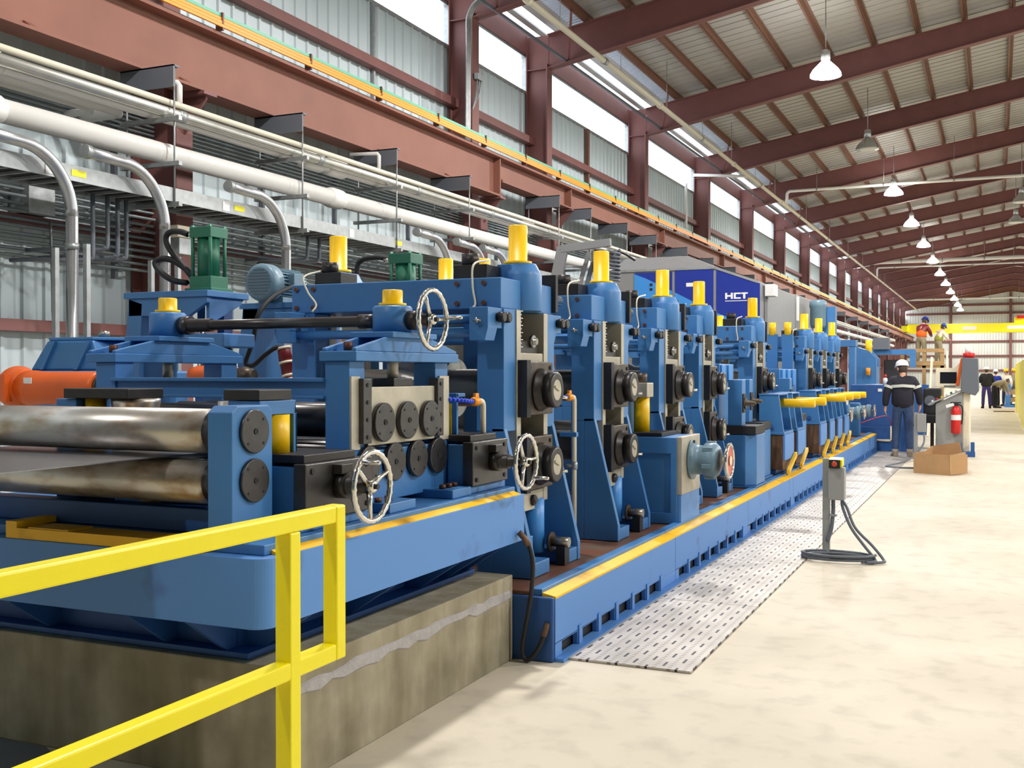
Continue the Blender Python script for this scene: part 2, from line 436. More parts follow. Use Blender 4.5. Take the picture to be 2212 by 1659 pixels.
# corrugated deck: sheets with small ribs running up the slope
def corr(mb, xa, xb, y0, y1, pitch=0.3):
    y = y0
    while y < y1:
        yb = min(y+pitch, y1); yr = min(y+0.05, yb)
        mb.prism([(xa, deck(xa)-0.014), (xb, deck(xb)-0.014), (xb, deck(xb)), (xa, deck(xa))], 'y', y, yr)
        y = yb
deckstrip(dk, -8.70, 1.5); deckstrip(dk, 1.5, 13.15)
struct('ceiling', dk, 'deck')
rb = MB(); corr(rb, -8.44, 1.4, 14.0, 62.0, 0.41); struct('trim_1', rb, 'deck')
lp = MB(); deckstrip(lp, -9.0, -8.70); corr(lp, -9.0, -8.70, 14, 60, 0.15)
struct('trim_2', lp, 'deckdaylit')  # deck strip coloured paler in place of daylight
k = 0
for xa, xb in SKY:
    k += 1
    p = MB(); deckstrip(p, xa, xb, Y0, YE, 0.012)
    struct('window_%d' % (60+k), p, 'pane')
# eave beam above the windows
struct('trim_3', MB().box(-10.12, -9.97, Y0, YE, 8.98, 9.47), 'redox')
struct('trim_4', MB().box(13.0, 13.12, Y0, YE, 8.55, 9.4), 'redox')
# clerestory windows, one per bay
ys = [Y0, 2.9] + COLY
for i in range(len(ys)-1):
    a, b = ys[i] + (0.0 if i == 0 else -0.10), ys[i+1] - 0.20
    fr = MB(); fr.box(-10.1, -9.97, a, b, 8.06, 8.13)
    fr.box(-10.1, -9.99, a, b, 8.92, 8.99)
    fr.box(-10.1, -9.99, a, a+0.06, 8.13, 8.92); fr.box(-10.1, -9.99, b-0.06, b, 8.13, 8.92)
    fo = struct('window_%d' % (i+1), fr, 'galv')
    MB().box(-10.06, -10.045, a+0.05, b-0.05, 8.12, 8.93).build('pane', M['pane'], fo)

# ------------------------------------------------------------ steel frame
for zc, nm, h in ((6.97, 'girt', 0.16), (3.30, 'girt', 0.10), (2.13, 'girt', 0.13)):
    mb = MB(); mb.box(-9.97, -9.80, 4.0, YE-0.1, zc-h/2, zc+h/2)
    single('wall_girt', mb, 'redox', {6.97: 'long brown wall girt between the crane rail and the high windows', 3.30: 'red brown wall girt behind the big bent conduits', 2.13: 'lowest red brown wall girt just above the blue gearbox'}[zc], 'girt', (-9.9, 4.0, zc-h/2))
mb = MB().box(-9.97, -9.86, 26.9, 27.0, 6.1, 8.06)
single('girt_post', mb, 'purlin', 'thin brown post dividing the sheeted panel under the third high window', 'post', (-9.9, 26.95, 6.1))
mb = MB().box(-9.97, -9.91, 16.20, 16.26, 6.1, 8.06)
single('girt_post', mb, 'galv', 'thin dark grey post on the upper wall above the orange conductor bars near the left', 'post', (-9.94, 16.2, 6.1))

for i, yk in enumerate(COLY):
    t = Thing('steel_column', 'red oxide steel column on the window wall, %s' % nth(i, len(COLY)), 'column', (-9.6, yk-0.15, 0), 'wall columns')
    lo = MB(); lo.box(-9.97, -9.27, yk-0.165, yk-0.135, 0, 5.0); lo.box(-9.28, -9.25, yk-0.30, yk, 0, 5.0); lo.box(-9.97, -9.95, yk-0.3, yk, 0, 5.0)
    t.part('lower_shaft', lo, 'redox')
    up = MB(); up.box(-9.97, -9.46, yk-0.165, yk-0.135, 5.0, 9.4); up.box(-9.47, -9.44, yk-0.30, yk, 5.0, 8.72); up.box(-9.97, -9.95, yk-0.3, yk, 5.0, 9.4)
    up.box(-9.97, -9.46, yk-0.29, yk-0.01, 8.60, 8.615)
    t.part('upper_shaft', up, 'redox')
    br = MB(); zt = 5.06 if i < 2 else 5.35
    br.box(-9.3, -8.84, yk-0.27, yk-0.03, zt-.04, zt); br.prism([(-9.27, zt-.51), (-8.9, zt-.08), (-8.9, zt-.03), (-9.27, zt-.03)], 'y', yk-0.165, yk-0.135)
    t.part('runway_bracket', br, 'redox')

def raft_bot(x): return 8.62 + 0.178*(min(x, 2*XRIDGE-x)+9.4)
for i, yk in enumerate(COLY[1:]):
    y = yk-0.15
    t = Thing('roof_rafter', 'deep red steel roof rafter, %s of those crossing the ceiling' % nth(i, len(COLY)-1), 'rafter', (XRIDGE, y, raft_bot(XRIDGE)), 'roof rafters')
    for nm, xa, xb in (('left_girder', -9.45, XRIDGE), ('right_girder', XRIDGE, 12.9)):
        g = MB(); top = lambda x: deck(x)-0.17
        g.prism([(xa, raft_bot(xa)), (xb, raft_bot(xb)), (xb, top(xb)), (xa, top(xa))], 'y', y-0.012, y+0.012)
        g.prism([(xa, raft_bot(xa)), (xb, raft_bot(xb)), (xb, raft_bot(xb)+.02), (xa, raft_bot(xa)+.02)], 'y', y-0.13, y+0.13)
        g.prism([(xa, top(xa)-.02), (xb, top(xb)-.02), (xb, top(xb)), (xa, top(xa))], 'y', y-0.13, y+0.13)
        t.part(nm, g, 'redox')
    if i < 9:
        b = MB().bar((-8.95, y-0.05, 8.74), (-8.5, y-1.05, 9.52), 0.05, 0.05)
        t.part('flange_brace', b, 'redox')
PX = [-8.5, -7.5, -6.45, -5.34, -4.2, -3.05, -1.93, -0.79, 0.35, 1.3, 2.2, 3.3, 4.4, 5.5, 6.6, 7.7, 8.8, 9.9, 11.0, 12.2]
for i, x in enumerate(PX):
    z = deck(x)
    mb = MB(); mb.box(x-0.01, x+0.01, Y0+1, YE-.2, z-0.165, z-0.012); mb.box(x-0.07, x, Y0+1, YE-.2, z-0.165, z-0.15); mb.box(x, x+0.07, Y0+1, YE-.2, z-0.027, z-0.012)
    if i < 12:
        lab = 'brown steel roof purlin running down the hall, %s from the window wall' % (ORD[i])
        single('roof_purlin', mb, 'purlin', lab, 'purlin', (x, 10, z-0.165), 'roof purlins')
    else:
        single('roof_purlin', mb, 'purlin', 'brown steel roof purlin on the far slope, %s past the ridge' % ORD[i-12], 'purlin', (x, 10, z-0.165), 'roof purlins')

# crane runway
t = Thing('crane_runway_beam', 'rust red crane runway beam running the length of the hall on the columns', 'beam', (-9.05, 4, 5.06))
t.part('bottom_flange', MB().box(-9.22, -8.88, 3, 19.33, 5.065, 5.10), 'redbeam')
t.part('shallow_bottom_flange', MB().box(-9.22, -8.88, 19.34, YE-.3, 5.36, 5.39), 'redbeam')
t.part('web', MB().box(-9.06, -9.04, 3, 19.33, 5.10, 5.82).box(-9.06, -9.04, 19.33, YE-.3, 5.39, 5.82), 'redbeam')
t.part('top_flange', MB().box(-9.24, -8.86, 3, YE-.3, 5.82, 5.86), 'redbeam')
t.part('crane_rail', MB().prism([(-9.09, 5.86), (-9.01, 5.86), (-9.03, 5.88), (-9.03, 5.92), (-9.02, 5.95), (-9.08, 5.95), (-9.07, 5.92), (-9.07, 5.88)], 'y', 3, YE-.3), 'galv')
for j, yk in enumerate(COLY[1:8]):
    s_ = MB().prism([(-9.04, 5.10 if j == 0 else 5.39), (-8.9, 5.10 if j == 0 else 5.39), (-8.9, 5.82), (-9.04, 5.82)], 'y', yk-0.17, yk-0.13)
    t.part('stiffener', s_, 'redbeam')
for j in range(24):
    y = 8.0 + 2.3*j; zc = 5.10 if y < 19.2 else 5.39
    t.part('clip_angle', MB().prism([(-8.98, zc), (-8.90, zc), (-9.035, zc+.09), (-9.035, zc)], 'y', y, y+0.10), 'redbeam')
t = Thing('conductor_rail', 'orange and green crane conductor bars along the top of the runway beam', 'rail', (-8.85, 4, 5.88))
for j, (z, x) in enumerate(((5.90, -8.80), (5.945, -8.81), (5.99, -8.82))):
    t.part('orange_bar', MB().box(x-0.014, x+0.014, 3, 119.5, z, z+0.036), 'conorange', label='orange conductor bar')
t.part('green_bar', MB().box(-8.845, -8.815, 3, 119.5, 6.035, 6.075), 'congreen', label='green conductor bar')
for j in range(26):
    y = 7.0+1.9*j
    t.part('hanger_clip', MB().box(-8.90, -8.79, y, y+0.03, 5.865, 6.085), 'obolt')

# ------------------------------------------------------------ lamps
def make_lamp(lit, loc, label):
    x, y, z = loc
    t = Thing('high_bay_lamp', label, 'lamp', loc, 'high bay lamps')
    t.part('hanger_rod', MB().cyl((x, y, z+0.62), (x, y, deck(x)+0.01), 0.012, n=8), 'galv')
    t.part('ballast_housing', MB().lathe((x, y, z+0.36), (0, 0, 1), [(0, .07), (.03, .11), (.22, .11), (.26, .07), (.27, .02)], 16), 'offlamp')
    t.part('reflector_bell', MB().lathe((x, y, z), (0, 0, 1), [(0, .36), (.06, .35), (.16, .29), (.28, .17), (.36, .09)], 24, cap=False), 'bulb' if lit else 'offlamp')
    t.part('lens', MB().lathe((x, y, z-0.03), (0, 0, 1), [(0, .22), (.03, .35), (.05, .35)], 24), 'bulb' if lit else 'offlamp')
    return t
def lamp_light(t, power):
    ld = bpy.data.lights.new('lamp_bulb', 'SPOT'); ld.energy = power; ld.shadow_soft_size = 0.22; ld.spot_size = math.radians(179); ld.spot_blend = 0.30; ld.color = (1.0, 0.965, 0.94)
    lo = bpy.data.objects.new('lamp_bulb', ld); COL.objects.link(lo); lo.parent = t.o; lo.location = (0, 0, -0.30)
vis = 0
for y in LAMP_ROW_Y:
    if y < 20: lab = 'lit high bay lamp of the mill row, above the frame or behind the camera'
    else:
        lab = 'glowing high bay lamp over the mill, %s' % nth(vis, 11); vis += 1
    t = make_lamp(True, (-3.7, y, 8.6), lab); lamp_light(t, LAMP_POWER * (0.45 if y < 0 else 0.95))
make_lamp(False, (-3.7, 35.4, 8.6), 'unlit grey high bay lamp between the two nearest glowing lamps')
make_lamp(False, (0.92, 48.9, 8.6), 'unlit pale high bay lamp at the right edge of the ceiling, upper of two')
make_lamp(False, (0.80, 55.4, 8.6), 'unlit pale high bay lamp at the right edge of the ceiling, lower of two')
for y in (5.5, 13, 21, 30, 40, 52, 65, 80, 96, 110, 120, 130):  # unseen lamp row added to bring more light from the right
    t = make_lamp(True, (6.8, y, 8.6), 'unseen lit high bay lamp added over the right hand side of the hall'); lamp_light(t, LAMP_POWER*1.2)

# ------------------------------------------------------------ high pipework
t = Thing('sprinkler_main', 'long cream painted pipe hung below the rafters along the window wall', 'pipe', (-7.93, 8, 8.45))
t.part('pipe_run', MB().cyl((-7.93, 8, 8.5), (-7.93, 127, 8.5), 0.062, n=16), 'cream')
for j in range(26):
    y = 14+4.3*j
    t.part('coupling', MB().cyl((-7.93, y, 8.5), (-7.93, y+0.16, 8.5), 0.082, n=16), 'cream' if j % 2 else 'galv')
for j in range(20):
    y = 16.2+3.8*j
    t.part('hanger_rod', MB().cyl((-7.93, y, 8.56), (-7.93, y, deck(-7.93)-0.02), 0.009, n=6), 'galv')
mb = MB().bar((-9.0, 15, 8.70), (-9.0, 70, 8.95), 0.045, 0.06)
single('cable_conduit', mb, 'dgrey', 'dark conduit running along under the eave skylights in front of the high windows', 'conduit', (-9.0, 15, 8.70))
def crosspipe(y, x0, z0, x1, z, r, lab, riser=None):
    t = Thing('cross_pipe', lab, 'pipe', (x0, y, z0))
    pts = [(x0, y, z0)] + arc((x0+0.15, y, z-0.15), 0.15, PI, PI/2, 5, (1, 0, 0), (0, 0, 1)) + [(x1, y, z+0.0)]
    t.part('pipe_run', MB().tube(pts, r, 10), 'white')
    for j in range(5):
        x = x0+1.2+2.6*j
        t.part('hanger_rod', MB().cyl((x, y, z), (x, y, deck(x)-0.02), 0.009, n=6), 'galv')
        t.part('pipe_clamp', MB().cyl((x-0.03, y, z), (x+0.03, y, z), r*1.25, n=10), 'galv')
crosspipe(45.45, -7.93, 8.53, 12.5, 9.12, 0.06, 'white overhead pipe crossing the hall, nearest of the cross pipes')
crosspipe(78.5, -9.75, 5.2, 12.5, 9.25, 0.13, 'thick white pipe rising at a window column then crossing the hall')
crosspipe(82.5, -7.93, 8.55, 12.5, 9.25, 0.06, 'thin white pipe crossing the hall just under the thick white one')
crosspipe(117.0, -9.6, 8.2, 12.5, 9.05, 0.10, 'far white pipe crossing above the yellow crane')
t = Thing('branch_pipe', 'short white pipe from the window wall to the cream main above the fifth window', 'pipe', (-9.9, 38.2, 8.6))
t.part('pipe_run', MB().cyl((-9.95, 38.1, 8.72), (-7.95, 38.1, 8.52), 0.055, n=10), 'white')
mb = MB().cyl((-9.80, 36.5, 5.9), (-9.80, 36.5, 8.15), 0.05, n=10)
single('drop_pipe', mb, 'white', 'white vertical pipe in front of the wall below the fourth high window', 'pipe', (-9.8, 36.5, 5.9))
t = Thing('conduit_riser', 'bundle of grey conduits climbing the nearest visible upper column to the roof', 'conduit', (-9.5, 18.9, 6.0))
for j in range(4):
    o = 0.05*j
    pts = smoothpath([(-9.42, 18.95-o, 5.95), (-9.40, 18.95-o, 8.0), (-9.38, 18.95-o, 8.55), (-9.15, 18.95-o, 8.82), (-8.6, 18.95-o, 8.95), (-7.9, 18.95-o, 9.12), (-6.6, 18.95-o, 9.36)], 5)
    t.part('conduit', MB().tube(pts, 0.022, 7), 'galv')
t.part('junction_box', MB().box(-9.42, -9.34, 19.16, 19.40, 7.40, 7.52), 'galv', 0.004)
for j in range(3):
    t.part('flex_cable', MB().tube(smoothpath([(-9.37, 19.2+0.08*j, 7.40), (-9.36, 19.14+0.05*j, 7.1), (-9.38, 19.0, 6.75)], 5), 0.012, 6), 'galv')
# ------------------------------------------------------------ pipe rack by the wall
KR = 1.088
RY0, RY1 = 5.0, 106.0
def up_z(z, y):                      # the upper lines fall gently towards the third column, then run level
    return 1.6 + (z - 0.0*(min(y/KR, 19.7) - 6.75) - 1.6)*KR
def rx(x): return x*KR
def rz(z): return 1.6+(z-1.6)*KR
def upline(name, lab, x, z, r, m, joints=(), jr=0, y_end=None):
    t = Thing(name, lab, 'pipe', (rx(x), RY0, up_z(z, RY0)-r*KR))
    ym = 19.7*KR
    pts = [(rx(x), RY0, up_z(z, RY0)), (rx(x), ym, up_z(z, ym)), (rx(x), RY1, up_z(z, RY1))]
    if y_end: pts = [pts[0], (rx(x), y_end, up_z(z, y_end))] + [(rx(x)-.08, y_end+.08, up_z(z, y_end)), (-9.9, y_end+.1, up_z(z, y_end))]
    t.part('pipe_run', MB().tube(pts, r*KR, 18), m)
    for y in joints:
        t.part('bell_joint', MB().lathe((rx(x), y*KR, up_z(z, y*KR)), (0, 1, 0), [(0, r*KR), (.05, jr*.97*KR), (.20, jr*KR), (.42, jr*.97*KR), (.5, r*KR)], 20), m)
    return t
t = Thing('pvc_main', 'thick white pipe on the rack above the cable tray by the window wall', 'pipe', (rx(-8.05), RY0, rz(3.80)))
t.part('pipe_run', MB().cyl((rx(-8.05), RY0, rz(3.925)), (rx(-8.05), RY1, rz(3.925)), 0.108*KR, n=28), 'white')
for y in (6.55, 8.95, 12.0, 18.2, 24.5, 31, 37, 43, 49):
    t.part('bell_joint', MB().lathe((rx(-8.05), y*KR, rz(3.925)), (0, 1, 0), [(0, .117), (.03, .142), (.10, .148), (.30, .142), (.36, .117)] if y != 8.95 else [(0, .117), (.01, .121), (.06, .121), (.07, .117)], 28), 'white')
t = upline('cream_line', 'thin cream pipe on the front edge of the upper pipe rack', -7.90, 4.43, 0.034, 'cream')
for y, r in ((9.0, .033), (13.05, .026)):
    yy = y*KR; zt = up_z(4.68, yy); x = rx(-7.90)
    t.part('offset_branch', MB().tube([(x-.45, yy-.1, zt), (x-.12, yy-.02, zt), (x-.03, yy, zt-.005), (x, yy, zt-.04), (x, yy, up_z(4.44, yy))], r*KR, 10), 'white')
t = upline('jacketed_line', 'silver jacketed pipe just below the thin cream pipe on the upper rack', -7.94, 4.335, 0.060, 'silver')
for j in range(12):
    y = 7.0+2.8*j
    t.part('jacket_band', MB().cyl((rx(-7.94), y, up_z(4.335, y)), (rx(-7.94), y+.12, up_z(4.335, y+.12)), 0.072, n=18), 'galv')
upline('upper_pvc_line', 'white pipe with bulging joints behind the cream pipe on the upper rack', -8.14, 4.36, 0.082, 'white', (6.5, 11.55, 12.1, 18.6, 24.5, 31, 37, 43), .125)
upline('rear_pvc_line', 'white pipe at the wall side of the upper rack, ending at the first hanger', -8.36, 4.345, 0.07, 'white', y_end=9.35)
upline('slim_pvc_line', 'slim white pipe at the back of the upper rack, ending at the first hanger', -8.50, 4.32, 0.04, 'white', y_end=9.1)

t = Thing('cable_tray', 'grey ladder cable tray hung below the thick white pipe', 'tray', (rx(-7.95), RY0, rz(3.37)))
za, zb2 = rz(3.375), rz(3.52)
t.part('near_rail', MB().box(rx(-7.80), rx(-7.78), RY0, RY1, za, zb2), 'galv')
t.part('far_rail', MB().box(rx(-8.35), rx(-8.33), RY0, RY1, za, zb2), 'galv')
for j in range(90):
    t.part('rung', MB().box(rx(-8.33), rx(-7.80), RY0+0.1+0.25*j, RY0+0.14+0.25*j, za+.01, za+.035), 'galv')
for j in range(9): t.part('cable', MB().cyl((rx(-8.29+0.058*j), RY0, za+.06), (rx(-8.29+0.058*j), RY1, za+.06), 0.023, n=7), 'black')
for j, y in enumerate((7.42, 9.75, 13.3, 17.0)):
    t.part('warning_label', MB().box(rx(-7.78), rx(-7.78)+.004, y*KR, y*KR+0.19, za+.05, za+.115), 'lyel', label='small yellow label')
for y in (7.12, 9.55, 12.1):
    t.part('splice_plate', MB().box(rx(-7.78), rx(-7.78)+.006, y*KR, y*KR+0.12, za+.02, zb2-.02), 'label')

HY = [8.74, 11.0, 13.28, 15.59, 19.5, 21.3, 23.73, 26.07, 29, 32, 35, 38, 41.5, 45, 49, 53, 58, 63, 69, 75, 82, 90]
for i, y in enumerate(HY):
    y = y*KR; zt = 5.065 if y < 19.2 else 5.36
    t = Thing('trapeze_hanger', 'steel trapeze pipe hanger on the runway beam, %s' % nth(i, len(HY)), 'hanger', (-8.9, y, rz(3.33)), 'trapeze hangers')
    t.part('top_plate', MB().box(-9.20, rx(-7.74), y-0.012, y+0.012, zt-.25, zt-.005).box(-9.20, rx(-7.74), y-0.012, y+0.09, zt-.02, zt-.002), 'dgrey')
    for x in (rx(-7.77), -9.15):
        t.part('threaded_rod', MB().cyl((x, y+0.04, rz(3.31)), (x, y+0.04, zt-.01), 0.011, n=6), 'galv')
    for z in (up_z(4.235, y), rz(3.77), rz(3.35)):
        t.part('strut_bar', MB().box(-9.22, rx(-7.68), y, y+0.055, z-0.028, z+0.02), 'galv')

# conduit banks on the wall, one thing per conduit
BANK = [4.98-0.055*k for k in range(9)]
for k, z in enumerate(BANK):
    mb = MB().cyl((-9.74, 5.0, z), (-9.74, 60, z), 0.021, n=8)
    single('wall_conduit', mb, 'bankpipe', 'grey conduit in the upper wall bank behind the white pipes, %s from the top' % ORD[k], 'conduit', (-9.74, 5, z), 'upper conduit bank')
BANK2 = [3.70-0.082*k for k in range(11)]
for k, z in enumerate(BANK2):
    mb = MB().cyl((-9.72-0.03*(k % 2), 5.0, z), (-9.72-0.03*(k % 2), 60, z), 0.02, n=8)
    single('wall_conduit', mb, 'bankpipe', 'grey conduit in the lower wall bank below the cable tray, %s from the top' % ORD[k], 'conduit', (-9.72, 5, z), 'lower conduit bank')
for k, y in enumerate((7.9, 10.0, 12.9, 14.8, 17.2, 21, 25, 28.5)):
    mb = MB().box(-9.85, -9.78, y, y+0.05, 2.75, 4.95)
    single('strut_upright', mb, 'dgrey', 'grey strut upright carrying the wall conduits, %s' % nth(k, 8), 'strut', (-9.8, y, 2.75), 'conduit struts')
t = Thing('electrical_box', 'grey electrical box on the wall at the far left above the middle girt', 'box', (-9.8, 8.55, 3.36))
t.part('enclosure', MB().box(-9.95, -9.66, 8.62, 8.98, 3.36, 3.66), 'galv', 0.006)
mb = MB().tube(smoothpath([(-9.7, 8.95, 3.3), (-9.68, 8.95, 2.5), (-9.7, 8.97, 2.3), (-9.8, 9.08, 2.18)], 5), 0.014, 7)
single('flex_conduit', mb, 'galv', 'thin grey conduit running down the wall at the far left', 'conduit', (-9.7, 8.95, 2.18))
for k, (y, z0) in enumerate(((8.78, 2.82), (8.99, 2.95), (9.14, 2.88), (9.27, 2.87), (12.76, 3.2), (13.05, 3.2))):
    mb = MB().tube(smoothpath([(-8.9, y, rz(3.38)), (-8.9, y, z0+0.08), (-8.92, y-0.02, z0+0.02), (-9.0, y-0.06, z0), (-9.4, y-0.3, z0), (-9.73, y-.35, z0)], 4), 0.024, 8)
    single('drop_conduit', mb, 'dgrey', 'dark conduit dropping from behind the cable tray with an elbow, %s from the left' % ORD[k], 'conduit', (-8.9, y, z0), 'dark drop conduits')

# big conduits that rise from the floor and bend over the tray
for i, (y, top) in enumerate(((7.31, 3.02), (8.51, 3.05), (10.55, 3.05), (14.75, 3.05), (16.02, 3.05), (16.95, 3.05))):
    x = rx(-7.66); y *= KR; top = rz(top)
    t = Thing('bent_conduit', 'thick silver conduit bending over the cable tray, %s from the left' % ORD[i], 'conduit', (x, y, 0), 'bent conduits')
    R = 0.63
    pts = [(x, y, 0.0), (x, y, 1.5), (x, y, top)] + arc((x, y-R, top), R, 0, PI*0.47, 12, (0, 1, 0), (0, 0, 1)) + [(x-.02, y-R-0.46, top+R+0.02)]
    t.part('tube', MB().tube(pts, 0.060, 16), 'conduit')
    t.part('end_bushing', MB().cyl((x-.02, y-R-0.50, top+R+0.024), (x-.02, y-R-0.43, top+R+0.018), 0.070, n=14), 'galv')
    t.part('clamp', MB().cyl((x, y, 2.82), (x, y, 2.88), 0.068, n=14), 'galv')
    t.part('strut_post', MB().box(x+.07, x+.12, y+0.07, y+0.12, 0, 2.88), 'galv')
    if i < 3: t.part('second_strut_post', MB().box(x-.05, x, y-0.21, y-0.16, 0, 2.82), 'galv')

# ------------------------------------------------------------ walkway plates and concrete plinth
gy = 5.60; gi = 0
GR = [5.60, 7.35, 9.15, 10.95, 12.75, 14.55, 16.35, 18.15, 19.95, 21.75, 23.1]
for i in range(len(GR)-1):
    o_ = single('walkway_plate', MB().box(-2.215, -1.475, GR[i]+0.004, GR[i+1]-0.004, 0.002, 0.014), 'grate',
                'perforated steel walkway plate beside the blue machine base, %s' % nth(i, len(GR)-1), 'floor plate', (-1.85, GR[i], 0.002), 'walkway plates')

t = Thing('concrete_plinth', 'stained concrete plinth under the entry end of the mill', 'plinth', (-3.5, 4.4, 0))
t.part('pour', MB().box(-4.9, -2.46, 3.38, 5.49, 0, 0.475), 'conc', 0.006)
gp = MB(); random.seed(3)
pts = []
for k in range(24):
    y = 3.42+2.04*k/23
    pts.append((y, 0.395+random.uniform(-.008, .012), 0.34+random.uniform(-.012, .018)))
for a, b in zip(pts, pts[1:]):
    gp.add([(-2.462, a[0], a[2]), (-2.462, b[0], b[2]), (-2.462, b[0], b[1]), (-2.462, a[0], a[1]), (-2.452, a[0], a[2]+.01), (-2.452, b[0], b[2]+.01), (-2.452, b[0], b[1]-.01), (-2.452, a[0], a[1]-.01)],
           [(4,5,6,7),(0,4,7,3),(1,2,6,5),(3,7,6,2),(0,1,5,4)])
t.part('mortar_band', gp, 'grout', label='rough grey mortar band along the side')

# ------------------------------------------------------------ yellow guard rail in the foreground
t = Thing('guard_rail', 'bright yellow square tube guard rail in the near left foreground', 'railing', (-1.83, 2.55, 0))
q = 0.0255; x = -1.83
t.part('top_rail', MB().box(x-q, x+q, -1.2, 2.735, 1.15, 1.201), 'saf', 0.006)
t.part('end_post', MB().box(x-q, x+q, 2.735, 2.786, 0.735, 1.201), 'saf', 0.006)
t.part('mid_rail', MB().box(x-q, x+q, -1.2, 2.735, 0.735, 0.786), 'saf', 0.006)
t.part('post', MB().box(x-q-.0012, x+q+.0012, 2.50, 2.551, 0.0, 1.15), 'saf', 0.005)
t.part('post', MB().box(x-q-.0012, x+q+.0012, 0.90, 0.951, 0.0, 1.15), 'saf', 0.005)
t.part('post', MB().box(x-q-.0012, x+q+.0012, -0.7, -0.649, 0.0, 1.15), 'saf', 0.005)

# ------------------------------------------------------------ mill base
ZB = 0.385
t = Thing('mill_bed', 'long blue machine bed with yellow edge stripe carrying the row of stands', 'machine base', (-3.4, 5.5, 0))
t.part('deck', MB().box(-4.40, -2.36, 5.53, 23.1, 0.31, ZB-0.005), 'deckrust')
SEG = [5.53, 7.98, 10.62, 13.2, 15.8, 18.4, 21.0, 23.15]
for i in range(len(SEG)-1):
    a, b = SEG[i]+0.003, SEG[i+1]-0.003
    fp = MB(); fp.box(-2.255, -2.22, a, b, 0.10, 0.35)
    y = a+0.10; slots = []
    while y+0.34 < b: slots.append((y, y+0.25)); y += 0.335
    cuts = [a] + [v for s_ in slots for v in s_] + [b]
    for j in range(0, len(cuts), 2):
        fp.box(-2.255, -2.22, cuts[j], cuts[j+1], 0.02, 0.10)
    t.part('side_plate', fp, 'bluelit', 0.004)
    for s_ in slots: t.part('rib', MB().box(-2.22, -2.212, s_[1]+0.004, s_[1]+0.05, 0.02, 0.13), 'bluelit')
    t.part('edge_stripe', MB().prism([(-2.30, .35), (-2.218, .35), (-2.218, .362), (-2.30, .378)], 'y', a, b), 'stripe', label='worn yellow edge stripe')
    t.part('deck_lip', MB().box(-2.37, -2.30, a, b, 0.34, ZB+0.012), 'blue', 0.003)
t.part('toe_flange', MB().box(-2.25, -2.17, 5.53, 23.15, 0.0, 0.02), 'bluelit')
t.part('slot_shade_fill', MB().box(-4.40, -2.262, 5.56, 23.1, 0.0, 0.31), 'black')  # black block paints the shade inside the side plate slots
t.part('end_plate', MB().box(-4.40, -2.222, 5.50, 5.53, 0.0, 0.36), 'bluedark', 0.01)
t = Thing('drain_hose', 'black drain hose looping from the entry table to the end of the mill base', 'hose', (-2.40, 5.5, 0.0))
pts = smoothpath([(-2.405, 5.45, 0.72), (-2.36, 5.47, 0.66), (-2.33, 5.47, 0.56), (-2.325, 5.45, 0.44), (-2.345, 5.45, 0.30), (-2.37, 5.45, 0.17), (-2.385, 5.45, 0.07), (-2.37, 5.45, 0.022), (-2.33, 5.455, 0.03), (-2.285, 5.47, 0.10), (-2.262, 5.485, 0.17), (-2.255, 5.50, 0.22)], 6)
t.part('hose_run', MB().tube(pts, 0.013, 10), 'black')
t.part('end_fitting', MB().tube([pts[0], pts[4], pts[7]], 0.017, 10), 'rustblk', label='rusty hose fitting')
t.part('lower_fitting', MB().tube([pts[-9], pts[-5], pts[-1]], 0.016, 10), 'rustblk', label='rusty hose fitting')

